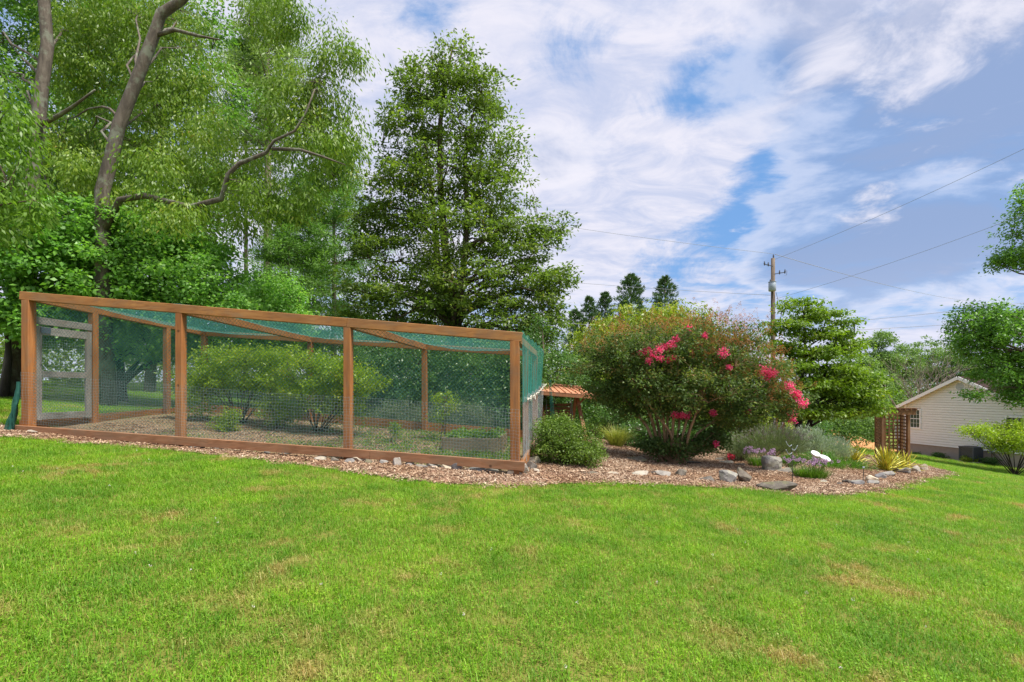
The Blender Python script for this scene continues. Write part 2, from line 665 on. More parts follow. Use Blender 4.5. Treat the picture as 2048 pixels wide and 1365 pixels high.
def stone_mat(name, lo, mid, hi, lichen=(0.30, 0.30, 0.22)):
    m, nt, b = new_mat(name)
    f = n_noise(nt, 9, 9, 0.68, n_pos(nt), 0.5)
    l = n_noise(nt, 4, 5, 0.6, n_pos(nt))
    oi = nt.nodes.new('ShaderNodeObjectInfo')
    col = n_ramp(nt, f, [(0.28, lo), (0.5, mid), (0.75, hi)])
    col = n_mix(nt, n_ramp(nt, l, [(0.52, (0, 0, 0)), (0.64, (0.7, 0.7, 0.7))]), col, lichen)
    col = n_mix(nt, 1.0, col, n_ramp(nt, oi.outputs['Random'], [(0, (0.72, 0.72, 0.78)), (0.5, (1, 0.97, 0.93)), (1, (1.25, 1.15, 1.0))]), 'MULTIPLY')
    nt.links.new(col, b.inputs['Base Color'])
    b.inputs['Roughness'].default_value = 0.88
    n_bump(nt, b, f, 0.7, 0.02)
    return m


M['stone'] = stone_mat('grey_fieldstone', (0.10, 0.095, 0.09), (0.22, 0.21, 0.20), (0.36, 0.34, 0.32))
M['stone_pale'] = stone_mat('pale_fieldstone', (0.26, 0.22, 0.17), (0.43, 0.38, 0.31), (0.55, 0.51, 0.45), (0.4, 0.38, 0.3))
M['stone_dark'] = stone_mat('dark_mossy_stone', (0.045, 0.04, 0.034), (0.105, 0.093, 0.08), (0.20, 0.18, 0.155), (0.12, 0.12, 0.06))

# foliage colours
M['lf_cherry'] = leaf_mat('drooping_cherry_leaf', [(0, (0.112, 0.206, 0.023)), (0.6, (0.195, 0.319, 0.034)), (0.94, (0.295, 0.378, 0.046)), (1, (0.448, 0.307, 0.069))], 0.5)
M['lf_left'] = leaf_mat('bright_cherry_leaf', [(0, (0.098, 0.208, 0.023)), (1, (0.221, 0.377, 0.046))], 0.55)
M['lf_dark'] = leaf_mat('dark_woodland_leaf', [(0, (0.078, 0.195, 0.032)), (1, (0.195, 0.389, 0.063))], 0.4)
M['lf_maple'] = leaf_mat('maple_leaf', [(0, (0.104, 0.262, 0.048)), (1, (0.234, 0.473, 0.076))], 0.45)
M['lf_dogw'] = leaf_mat('glossy_understory_leaf', [(0, (0.125, 0.288, 0.060)), (0.8, (0.249, 0.479, 0.097)), (1, (0.497, 0.670, 0.237))], 0.50, 0.45, spec=0.45)
M['lf_oak'] = leaf_mat('broad_tree_leaf', [(0, (0.082, 0.146, 0.026)), (0.7, (0.149, 0.231, 0.038)), (0.95, (0.234, 0.293, 0.048)), (1, (0.369, 0.260, 0.072))], 0.52)
M['lf_pine'] = leaf_mat('pine_needles', [(0, (0.076, 0.194, 0.040)), (1, (0.224, 0.397, 0.079))], 0.42, 0.55)
M['lf_pine2'] = leaf_mat('pale_pine_needles', [(0, (0.160, 0.262, 0.073)), (1, (0.296, 0.426, 0.113))], 0.35, 0.55)
M['lf_cedar'] = leaf_mat('cedar_spray', [(0, (0.046, 0.105, 0.042)), (1, (0.116, 0.203, 0.066))], 0.2, 0.6)
M['lf_yellow'] = leaf_mat('yellow_green_leaf', [(0, (0.17, 0.25, 0.02)), (0.8, (0.28, 0.36, 0.03)), (1, (0.46, 0.36, 0.05))], 0.45)
M['lf_myrtle'] = leaf_mat('crape_myrtle_leaf', [(0, (0.057, 0.116, 0.034)), (0.7, (0.130, 0.195, 0.052)), (0.88, (0.224, 0.224, 0.057)), (1, (0.378, 0.189, 0.069))], 0.45, 0.55, spec=0.3)
M['lf_seed'] = leaf_mat('myrtle_seed_head', [(0, (0.28, 0.10, 0.04)), (0.7, (0.46, 0.20, 0.07)), (1, (0.58, 0.18, 0.12))], 0.35, 0.7)
M['lf_pink'] = leaf_mat('pink_blossom', [(0, (0.82, 0.05, 0.20)), (0.6, (0.92, 0.10, 0.29)), (1, (0.93, 0.28, 0.42))], 0.45, 0.6, (1.1, 0.9, 1.0))
M['lf_tier'] = leaf_mat('tiered_dogwood_leaf', [(0, (0.105, 0.209, 0.014)), (0.85, (0.209, 0.318, 0.021)), (1, (0.332, 0.335, 0.043))], 0.45)
M['lf_box'] = leaf_mat('small_shrub_leaf', [(0, (0.070, 0.128, 0.021)), (0.8, (0.156, 0.254, 0.033)), (1, (0.296, 0.374, 0.065))], 0.35, 0.5, spec=0.4)
M['lf_hedge'] = leaf_mat('dark_evergreen_leaf', [(0, (0.058, 0.139, 0.036)), (1, (0.129, 0.250, 0.063))], 0.40, 0.4)
M['lf_silver'] = leaf_mat('silver_leaf', [(0, (0.20, 0.27, 0.19)), (1, (0.38, 0.45, 0.34))], 0.25, 0.7)
M['lf_lav'] = leaf_mat('lavender_leaf', [(0, (0.10, 0.145, 0.06)), (1, (0.20, 0.25, 0.12))], 0.25, 0.7)
M['lf_lavfl'] = leaf_mat('faded_lavender_spike', [(0, (0.17, 0.14, 0.15)), (1, (0.28, 0.23, 0.26))], 0.2, 0.8)
M['lf_chive'] = leaf_mat('chive_blade', [(0, (0.06, 0.145, 0.012)), (1, (0.14, 0.27, 0.022))], 0.4, 0.5)
M['lf_chfl'] = leaf_mat('mauve_flower', [(0, (0.36, 0.20, 0.38)), (1, (0.58, 0.38, 0.56))], 0.3, 0.7, (1, 1, 1))
M['lf_clover'] = leaf_mat('clover_head', [(0, (0.55, 0.5, 0.42)), (1, (0.75, 0.72, 0.66))], 0.3, 0.7, (1, 1, 1))
M['lf_red'] = leaf_mat('red_flower', [(0, (0.5, 0.015, 0.05)), (1, (0.7, 0.04, 0.10))], 0.3, 0.6, (1, 1, 1))
M['lf_mat'] = leaf_mat('green_mat_leaf', [(0, (0.055, 0.155, 0.012)), (1, (0.12, 0.27, 0.022))], 0.4, 0.5)
M['lf_blue'] = leaf_mat('blueberry_leaf', [(0, (0.19, 0.31, 0.02)), (0.8, (0.34, 0.46, 0.035)), (1, (0.52, 0.42, 0.05))], 0.45, 0.4)
M['lf_weed'] = leaf_mat('low_weed_leaf', [(0, (0.091, 0.195, 0.019)), (1, (0.221, 0.364, 0.039))], 0.4, 0.5)
M['lf_ogras'] = leaf_mat('golden_fountain_grass', [(0, (0.16, 0.20, 0.03)), (1, (0.35, 0.36, 0.09))], 0.4, 0.6)
M['lf_far'] = leaf_mat('far_tree_leaf', [(0, (0.104, 0.199, 0.054)), (1, (0.218, 0.339, 0.081))], 0.4, 0.6)
M['lf_under'] = leaf_mat('undergrowth_leaf', [(0, (0.092, 0.179, 0.036)), (0.8, (0.249, 0.359, 0.063)), (1, (0.455, 0.439, 0.108))], 0.45, 0.6)


def yucca_mat():
    m, nt, b = new_mat('variegated_yucca_blade')
    tc = nt.nodes.new('ShaderNodeUVMap')
    tc.uv_map = 'UVMap'
    sp = nt.nodes.new('ShaderNodeSeparateXYZ')
    nt.links.new(tc.outputs[0], sp.inputs[0])
    d = n_math(nt, 'ABSOLUTE', n_math(nt, 'SUBTRACT', sp.outputs[0], 0.5))
    col = n_ramp(nt, d, [(0.28, (0.62, 0.54, 0.045)), (0.38, (0.15, 0.22, 0.04))])
    oi = nt.nodes.new('ShaderNodeObjectInfo')
    col = n_mix(nt, 1.0, col, n_ramp(nt, oi.outputs['Random'], [(0, (0.75, 0.8, 0.8)), (1, (1.15, 1.1, 1.0))]), 'MULTIPLY')
    nt.links.new(col, b.inputs['Base Color'])
    b.inputs['Roughness'].default_value = 0.45
    return m


M['yucca'] = yucca_mat()


def ground_mat():
    m, nt, b = new_mat('lawn_soil_and_thatch')
    pos = n_pos(nt)
    fine = n_noise(nt, 26, 6, 0.7, pos)
    big = n_noise(nt, 0.55, 4, 0.6, pos, 0.3)
    col = n_ramp(nt, fine, [(0.25, (0.075, 0.085, 0.012)), (0.5, (0.15, 0.16, 0.03)), (0.78, (0.29, 0.23, 0.08))])
    dry = n_ramp(nt, big, [(0.55, (0, 0, 0)), (0.72, (0.55, 0.55, 0.55))])
    col = n_mix(nt, dry, col, (0.24, 0.19, 0.07))
    # bare orange clay on the cut bank
    geo = nt.nodes.new('ShaderNodeNewGeometry')
    dn = nt.nodes.new('ShaderNodeVectorMath')
    dn.operation = 'DISTANCE'
    nt.links.new(geo.outputs['Position'], dn.inputs[0])
    dn.inputs[1].default_value = (23.5, 36.5, -1.8)
    dd = n_math(nt, 'ADD', dn.outputs['Value'], n_math(nt, 'MULTIPLY', n_noise(nt, 1.2, 4, 0.6, pos), 3.0))
    clay = n_ramp(nt, n_math(nt, 'DIVIDE', dd, 8.0), [(0.74, (1, 1, 1)), (0.86, (0, 0, 0))])
    cl = n_ramp(nt, n_noise(nt, 3, 6, 0.65, pos), [(0.3, (0.38, 0.17, 0.07)), (0.7, (0.55, 0.29, 0.13))])
    col = n_mix(nt, clay, col, cl)
    nt.links.new(col, b.inputs['Base Color'])
    b.inputs['Roughness'].default_value = 0.95
    b.inputs['Specular IOR Level'].default_value = 0.1
    n_bump(nt, b, fine, 0.6, 0.03)
    return m


def grass_mat():
    m, nt, b = new_mat('lawn_grass_blade')
    pos = n_pos(nt)
    v = n_attr(nt)
    big = n_noise(nt, 1.15, 6, 0.66, pos, 0.5)
    mid = n_noise(nt, 3.4, 4, 0.6, pos)
    oi = nt.nodes.new('ShaderNodeObjectInfo')
    green = n_ramp(nt, v, [(0, (0.095, 0.225, 0.008)), (0.5, (0.165, 0.360, 0.016)), (0.86, (0.260, 0.470, 0.028)), (0.94, (0.42, 0.45, 0.09)), (1, (0.60, 0.52, 0.22))])
    cool = n_ramp(nt, v, [(0, (0.095, 0.225, 0.014)), (0.93, (0.215, 0.410, 0.034)), (1, (0.46, 0.44, 0.14))])
    green = n_mix(nt, n_ramp(nt, mid, [(0.35, (0, 0, 0)), (0.7, (0.7, 0.7, 0.7))]), green, cool)
    dryc = n_ramp(nt, v, [(0, (0.27, 0.165, 0.045)), (0.5, (0.46, 0.33, 0.12)), (1, (0.58, 0.46, 0.22))])
    lush = n_noise(nt, 1.5, 3, 0.55, n_pos(nt, (1, 1, 1), 0.7))
    green = n_mix(nt, 1.0, green, n_ramp(nt, lush, [(0.35, (0.72, 0.80, 0.85)), (0.65, (1.22, 1.12, 1.0))]), 'MULTIPLY')
    dsum = n_math(nt, 'ADD', big, n_math(nt, 'MULTIPLY', mid, 0.35))
    dsum = n_math(nt, 'ADD', dsum, n_math(nt, 'MULTIPLY', oi.outputs['Random'], 0.10))
    dry = n_ramp(nt, dsum, [(0.78, (0, 0, 0)), (0.90, (0.9, 0.9, 0.9))])
    col = n_mix(nt, dry, green, dryc)
    nt.links.new(col, b.inputs['Base Color'])
    b.inputs['Roughness'].default_value = 0.55
    b.inputs['Specular IOR Level'].default_value = 0.3
    tr = nt.nodes.new('ShaderNodeBsdfTranslucent')
    nt.links.new(n_mix(nt, 1.0, col, (1.2, 1.25, 0.6), 'MULTIPLY'), tr.inputs['Color'])
    mx = nt.nodes.new('ShaderNodeMixShader')
    mx.inputs[0].default_value = 0.4
    nt.links.new(b.outputs[0], mx.inputs[1])
    nt.links.new(tr.outputs[0], mx.inputs[2])
    nt.links.new(mx.outputs[0], nt.nodes['Material Output'].inputs['Surface'])
    return m


def mulch_mat(name, chips):
    m, nt, b = new_mat(name)
    pos = n_pos(nt)
    if chips:
        oi = nt.nodes.new('ShaderNodeObjectInfo')
        v = n_math(nt, 'FRACT', n_math(nt, 'ADD', n_attr(nt), oi.outputs['Random']))
        col = n_ramp(nt, v, [(0, (0.12, 0.065, 0.04)), (0.35, (0.27, 0.165, 0.10)), (0.75, (0.44, 0.31, 0.21)), (1, (0.66, 0.53, 0.40))])
    else:
        f = n_noise(nt, 30, 6, 0.7, pos)
        col = n_ramp(nt, f, [(0.3, (0.14, 0.075, 0.045)), (0.55, (0.30, 0.175, 0.115)), (0.75, (0.46, 0.32, 0.23))])
        n_bump(nt, b, f, 0.9, 0.03)
    old = n_ramp(nt, n_noise(nt, 0.8, 3, 0.5, pos), [(0.42, (1, 1, 1)), (0.62, (0.82, 0.72, 0.62))])
    col = n_mix(nt, 1.0, col, old, 'MULTIPLY')
    nt.links.new(col, b.inputs['Base Color'])
    b.inputs['Roughness'].default_value = 0.9
    return m


def soil_mat():
    m, nt, b = new_mat('bare_enclosure_soil')
    pos = n_pos(nt)
    f = n_noise(nt, 22, 7, 0.7, pos)
    big = n_noise(nt, 1.3, 4, 0.6, pos)
    col = n_ramp(nt, f, [(0.3, (0.17, 0.11, 0.06)), (0.55, (0.30, 0.20, 0.115)), (0.78, (0.42, 0.31, 0.19))])
    col = n_mix(nt, n_ramp(nt, big, [(0.45, (0, 0, 0)), (0.65, (0.6, 0.6, 0.6))]), col, (0.13, 0.15, 0.035))
    nt.links.new(col, b.inputs['Base Color'])
    b.inputs['Roughness'].default_value = 0.95
    n_bump(nt, b, f, 0.8, 0.03)
    return m


M['ground'] = ground_mat()
M['grass'] = grass_mat()
M['mulch'] = mulch_mat('wood_chip_mulch_bed', False)
M['chip'] = mulch_mat('wood_chips', True)
M['soil'] = soil_mat()
M['planter_soil'] = flat_mat('planter_soil', (0.10, 0.065, 0.04), 0.95, 0.4, 20, bump=0.5)

# ------------------------------------------------------------------ ground
def axis_coords(fine0, fine1, step, lo, hi):
    mid = np.arange(fine0, fine1 + 1e-6, step)
    a, out0, s = fine0, [], step
    while a > lo:
        s *= 1.35
        a -= s
        out0.append(a)
    b, out1, s = fine1, [], step
    while b < hi:
        s *= 1.35
        b += s
        out1.append(b)
    return np.concatenate([np.array(out0[::-1]), mid, np.array(out1)])


def build_ground():
    xs = axis_coords(-24, 36, 0.5, -700, 700)
    ys = axis_coords(-3, 48, 0.5, -300, 900)
    X, Y = np.meshgrid(xs, ys)
    Z = g(X, Y)
    v = np.stack([X, Y, Z], -1).reshape(-1, 3)
    nx, ny = len(xs), len(ys)
    idx = np.arange(nx * ny).reshape(ny, nx)
    q = np.stack([idx[:-1, :-1], idx[:-1, 1:], idx[1:, 1:], idx[1:, :-1]], -1).reshape(-1, 4)
    me = bpy.data.meshes.new('ground')
    me.vertices.add(len(v))
    me.vertices.foreach_set('co', v.astype(np.float32).ravel())
    me.loops.add(q.size)
    me.loops.foreach_set('vertex_index', q.astype(np.int32).ravel())
    me.polygons.add(len(q))
    me.polygons.foreach_set('loop_start', np.arange(0, q.size, 4, dtype=np.int32))
    me.update(calc_edges=True)
    me.polygons.foreach_set('use_smooth', [True] * len(q))
    me.materials.append(M['ground'])
    tag(link('ground', me), kind='structure')


build_ground()


def in_poly(pts, poly):
    x, y = pts[:, 0], pts[:, 1]
    ins = np.zeros(len(pts), bool)
    n = len(poly)
    for i in range(n):
        x0, y0 = poly[i]
        x1, y1 = poly[(i + 1) % n]
        c = ((y0 > y) != (y1 > y)) & (x < (x1 - x0) * (y - y0) / (y1 - y0 + 1e-12) + x0)
        ins ^= c
    return ins


def densify(poly, step):
    out = []
    n = len(poly)
    for i in range(n):
        a, b = np.array(poly[i]), np.array(poly[(i + 1) % n])
        k = max(1, int(np.linalg.norm(b - a) / step))
        for j in range(k):
            out.append(tuple(a + (b - a) * j / k))
    return out


def sheet(name, poly, dz, mat, step=0.35, kind='structure', dome=0.0):
    ring = densify(poly, step)
    arr = np.array(ring)
    lo, hi = arr.min(0), arr.max(0)
    gx, gy = np.meshgrid(np.arange(lo[0], hi[0], step), np.arange(lo[1], hi[1], step))
    p = np.stack([gx.ravel(), gy.ravel()], 1)
    p = p[in_poly(p, ring)]
    d = np.min(np.linalg.norm(p[:, None, :] - arr[None], axis=2), 1)
    p = p[d > step * 0.5]
    pts = [Vector(q) for q in ring] + [Vector(q) for q in p]
    edges = [(i, (i + 1) % len(ring)) for i in range(len(ring))]
    r = delaunay_2d_cdt(pts, edges, [list(range(len(ring)))], 1, 1e-5)
    vs = [(q.x, q.y, gz(q.x, q.y) + dz) for q in r[0]]
    me = bpy.data.meshes.new(name)
    me.from_pydata(vs, [], [f for f in r[2]])
    me.materials.append(mat)
    me.polygons.foreach_set('use_smooth', [True] * len(me.polygons))
    return tag(link(name, me), kind=kind)


# enclosure plan: X' along the front, Y' into the depth
CA, SA = math.cos(CAGE_ROT), math.sin(CAGE_ROT)


def cage(xp, yp, z=0.0):
    return Vector((xp * CA + yp * SA, -xp * SA + yp * CA, z))


XL, XR, YF, YB = -8.95, -0.82, 7.30, 11.30
cage_poly = [tuple(cage(x, y).xy) for x, y in ((XL, YF), (XR, YF), (XR, YB), (XL, YB))]
edge_px = [(-90, 864), (0, 873), (120, 885), (240, 894), (380, 906), (500, 919), (600, 931), (700, 946), (800, 959), (870, 967),
           (960, 972), (1060, 972), (1160, 968), (1240, 967), (1330, 972), (1420, 976), (1500, 981), (1560, 986),
           (1620, 992), (1690, 991), (1750, 985), (1800, 975), (1840, 964), (1875, 955), (1900, 949), (1893, 944), (1860, 937), (1836, 931)]
bed_edge = [tuple(G(a, b).xy) for a, b in edge_px]
ex, ey = bed_edge[-1]
mulch_poly = bed_edge + [(ex + 0.1, ey + 3.0), (8.0, 21.0), (3.0, 19.0), (1.2, 13.5)] + \
    [tuple(cage(XR + 0.03, YB - 0.2).xy), tuple(cage(XR + 0.03, YF + 0.02).xy), tuple(cage(XL - 0.05, YF + 0.02).xy),
     tuple(cage(XL - 0.15, YF + 0.35).xy), tuple(G(-90, 846).xy)]
sheet('mulch_bed', mulch_poly, 0.012, M['mulch'], 0.3)
sheet('enclosure_soil', cage_poly, 0.016, M['soil'], 0.3)


# scatter by geometry nodes
def scatter_group(name, protos):
    ng = bpy.data.node_groups.new(name, 'GeometryNodeTree')
    ng.interface.new_socket('Geometry', in_out='INPUT', socket_type='NodeSocketGeometry')
    ng.interface.new_socket('Geometry', in_out='OUTPUT', socket_type='NodeSocketGeometry')
    N, L = ng.nodes, ng.links
    gi, go = N.new('NodeGroupInput'), N.new('NodeGroupOutput')
    inst = N.new('GeometryNodeInstanceOnPoints')
    inst.inputs['Pick Instance'].default_value = True
    join = N.new('GeometryNodeJoinGeometry')
    for p in reversed(protos):
        oi = N.new('GeometryNodeObjectInfo')
        oi.inputs['Object'].default_value = p
        oi.inputs['As Instance'].default_value = True
        L.new(oi.outputs['Geometry'], join.inputs[0])
    L.new(gi.outputs[0], inst.inputs['Points'])
    L.new(join.outputs[0], inst.inputs['Instance'])

    def na(nm, typ):
        a = N.new('GeometryNodeInputNamedAttribute')
        a.data_type = typ
        a.inputs['Name'].default_value = nm
        return [o for o in a.outputs if o.enabled and o.name == 'Attribute'][0]
    L.new(na('idx', 'INT'), inst.inputs['Instance Index'])
    e2r = N.new('FunctionNodeEulerToRotation')
    L.new(na('rot', 'FLOAT_VECTOR'), e2r.inputs[0])
    L.new(e2r.outputs[0], inst.inputs['Rotation'])
    L.new(na('scl', 'FLOAT'), inst.inputs['Scale'])
    L.new(inst.outputs[0], go.inputs[0])
    return ng


def scatter(name, pts, rot, scl, idx, protos):
    me = bpy.data.meshes.new(name)
    me.vertices.add(len(pts))
    me.vertices.foreach_set('co', np.asarray(pts, np.float32).ravel())
    a = me.attributes.new('rot', 'FLOAT_VECTOR', 'POINT')
    a.data.foreach_set('vector', np.asarray(rot, np.float32).ravel())
    a = me.attributes.new('scl', 'FLOAT', 'POINT')
    a.data.foreach_set('value', np.asarray(scl, np.float32))
    a = me.attributes.new('idx', 'INT', 'POINT')
    a.data.foreach_set('value', np.asarray(idx, np.int32))
    o = link(name, me)
    md = o.modifiers.new('scatter', 'NODES')
    md.node_group = scatter_group(name + '_nodes', protos)
    return o


def proto(name, verts, nper, vals, mat):
    o = quads_mesh(name, verts, nper, vals, mat)
    COL.objects.unlink(o)
    return o


def blade_verts(pos, ang, L, W, lean, bend):
    """two quads per blade, bending over"""
    n = len(pos)
    d = np.stack([np.cos(ang), np.sin(ang), np.zeros(n)], 1)
    s = np.stack([-np.sin(ang), np.cos(ang), np.zeros(n)], 1)
    up = np.array([0, 0, 1.0])
    L = L[:, None]
    W = W[:, None]
    p0 = pos
    p1 = pos + (d * np.sin(lean)[:, None] + up * np.cos(lean)[:, None]) * L * 0.55
    l2 = lean + bend
    p2 = p1 + (d * np.sin(l2)[:, None] + up * np.cos(l2)[:, None]) * L * 0.45
    q1 = np.stack([p0 - s * W * .5, p0 + s * W * .5, p1 + s * W * .42, p1 - s * W * .42], 1)
    q2 = np.stack([p1 - s * W * .42, p1 + s * W * .42, p2 + s * W * .08, p2 - s * W * .08], 1)
    return np.concatenate([q1, q2], 1).reshape(-1, 3)


def grass_protos():
    out = []
    for k in range(6):
        n = 120
        r = 0.15 * np.sqrt(rng.random(n))
        a = rng.random(n) * 2 * np.pi
        pos = np.stack([r * np.cos(a), r * np.sin(a), np.full(n, -0.004)], 1)
        L = rng.uniform(0.030, 0.068, n)
        W = rng.uniform(0.0024, 0.0044, n)
        v = blade_verts(pos, rng.random(n) * 2 * np.pi, L, W, rng.uniform(0.1, 0.9, n), rng.uniform(0.1, 1.0, n))
        val = np.repeat(rng.random(n) * 0.97, 2)
        # broad-leaved weeds and clover among the blades
        m = (14, 70, 30, 10, 50, 20)[k]
        r = 0.15 * np.sqrt(rng.random(m))
        a = rng.random(m) * 2 * np.pi
        pos = np.stack([r * np.cos(a), r * np.sin(a), rng.uniform(0.008, 0.034, m)], 1)
        dd = rand_unit(m)
        dd[:, 2] = np.abs(dd[:, 2]) * 0.3
        lv = leaf_verts(pos, dd, norm(rng.normal(size=(m, 3)) * 0.35 + [0, 0, 1]), rng.uniform(0.007, 0.016, m), rng.uniform(0.006, 0.012, m), 0.1, 0.6)
        v = np.concatenate([v, lv])
        val = np.concatenate([val, rng.random(m) * 0.8 + 0.1])
        out.append(proto('grass_clump', v, 4, val, M['grass']))
    return out


def build_grass():
    bands = [(0.7, 3.0, 80, 0.95), (3.0, 5.5, 64, 1.0), (5.5, 9.0, 46, 1.1), (9.0, 14.0, 26, 1.3), (14.0, 26.0, 9, 1.75), (26.0, 37.0, 5, 2.2)]
    P_, S_ = [], []
    for y0, y1, dens, sc in bands:
        x0, x1 = -1.25 * y1 - 1.5, 1.25 * y1 + 1.5
        st = 1 / math.sqrt(dens)
        gx, gy = np.meshgrid(np.arange(x0, x1, st), np.arange(y0, y1, st))
        p = np.stack([gx.ravel(), gy.ravel()], 1) + rng.uniform(-.62, .62, (gx.size, 2)) * st
        p = p[np.abs(p[:, 0]) < 1.22 * p[:, 1] + 1.5]
        P_.append(p)
        S_.append(sc * rng.uniform(0.75, 1.25, len(p)))
    p = np.concatenate(P_)
    s = np.concatenate(S_)
    # thin worn spots
    keep = ~in_poly(p, mulch_poly) & ~in_poly(p, [tuple(cage(x, y).xy) for x, y in ((XL - .1, YF - .1), (XR + .1, YF - .1), (XR + .1, YB + .1), (XL - .1, YB + .1))])
    keep &= ~((p[:, 0] > 27.8) & (p[:, 1] > 20) & (p[:, 0] - 28.4 > -0.246 * (p[:, 1] - 36) * 1.0 - 0.3))
    keep &= (np.hypot((p[:, 0] - 23.5) / 5.0, (p[:, 1] - 36.5) / 5.0) > 1)
    p, s = p[keep], s[keep]
    pts = np.column_stack([p, g(p[:, 0], p[:, 1])])
    n = len(pts)
    rot = np.column_stack([np.zeros(n), np.zeros(n), rng.random(n) * 6.28])
    tag(scatter('lawn_grass', pts, rot, s, rng.integers(0, 6, n), grass_protos()),
        'mown green lawn grass with clover and dry straw-coloured patches', 'grass', kind='stuff')


build_grass()


def chip_protos():
    out = []
    for k in range(4):
        V, vals = [], []
        n = 46
        r = 0.22 * np.sqrt(rng.random(n))
        a = rng.random(n) * 2 * np.pi
        pos = np.stack([r * np.cos(a), r * np.sin(a), rng.uniform(0.006, 0.022, n)], 1)
        d = rand_unit(n)
        d[:, 2] *= 0.35
        d = norm(d)
        nr = norm(rng.normal(size=(n, 3)) * 0.3 + [0, 0, 1])
        s = norm(np.cross(nr, d))
        u = np.cross(d, s)
        L = rng.uniform(0.02, 0.055, n)[:, None]
        W = rng.uniform(0.008, 0.022, n)[:, None]
        t = 0.004
        c = [pos + d * L * i * .5 + s * W * j * .5 for i, j in ((-1, -1), (1, -.6), (1, .7), (-1, 1))]
        top = np.stack([q + u * t for q in c], 1)
        sides = []
        for i in range(4):
            j = (i + 1) % 4
            sides.append(np.stack([c[i] - u * t, c[j] - u * t, c[j] + u * t, c[i] + u * t], 1))
        allq = np.stack([top] + sides, 1).reshape(-1, 3)
        out.append(proto('chip_clump', allq, 4, np.repeat(rng.random(n), 5), M['chip']))
    return out


def build_chips():
    arr = np.array(mulch_poly)
    lo, hi = arr.min(0), arr.max(0)
    n = int((hi[0] - lo[0]) * (hi[1] - lo[1]) * 58)
    p = np.stack([rng.uniform(lo[0], hi[0], n), rng.uniform(lo[1], hi[1], n)], 1)
    jit = p + rng.normal(size=p.shape) * 0.06
    p = p[in_poly(jit, mulch_poly) & ~in_poly(p, cage_poly)]
    p = p[rng.random(len(p)) < np.clip(1.25 - (p[:, 1] - 9) * 0.05, 0.4, 1)]
    pts = np.column_stack([p, g(p[:, 0], p[:, 1]) + 0.012])
    n = len(pts)
    rot = np.column_stack([np.zeros(n), np.zeros(n), rng.random(n) * 6.28])
    nq = 900
    xq, yq = rng.uniform(XL + .15, XR - .1, nq), rng.uniform(YF + .05, YB - .1, nq)
    lq = np.stack([xq * CA + yq * SA, -xq * SA + yq * CA], 1)
    lq = lq[~((lq[:, 0] > -1.4) & (lq[:, 1] > 8.8) & (lq[:, 1] < 10.5))]
    pts = np.concatenate([pts, np.column_stack([lq, g(lq[:, 0], lq[:, 1]) - .002])])
    n = len(pts)
    rot = np.column_stack([np.zeros(n), np.zeros(n), rng.random(n) * 6.28])
    tag(scatter('mulch_chips', pts, rot, rng.uniform(0.62, 1.0, n), rng.integers(0, 4, n), chip_protos()),
        'loose pinkish brown wood chips covering the garden bed', 'mulch', kind='stuff')


build_chips()


# ------------------------------------------------------------------ garden enclosure
def zbot(xp, yp):
    """underside of the bottom boards"""
    q = cage(xp, yp)
    return gz(q.x, q.y)


def ztop(xp, yp):
    u = (xp - XL) / (XR - XL)
    v = (yp - YF) / (YB - YF)
    f = 2.935 + (2.16 - 2.935) * u
    b = 2.79 + (2.21 - 2.79) * u
    return f + (b - f) * v


def uv_sheet(name, grid, ulen, vlen, mat, parent):
    """grid: rows x cols world points, UV in metres"""
    o0 = origin_of(parent)
    nr, nc = len(grid), len(grid[0])
    vs = [tuple(p - o0) for row in grid for p in row]
    fs, uvs = [], []
    for i in range(nr - 1):
        for j in range(nc - 1):
            fs.append((i * nc + j, i * nc + j + 1, (i + 1) * nc + j + 1, (i + 1) * nc + j))
            for ii, jj in ((i, j), (i, j + 1), (i + 1, j + 1), (i + 1, j)):
                uvs.append((ulen * jj / (nc - 1), vlen * ii / (nr - 1)))
    me = bpy.data.meshes.new(name)
    me.from_pydata(vs, [], fs)
    l = me.uv_layers.new(name='UVMap')
    l.data.foreach_set('uv', np.array(uvs, np.float32).ravel())
    me.polygons.foreach_set('use_smooth', [True] * len(fs))
    me.materials.append(mat)
    return link(name, me, parent)


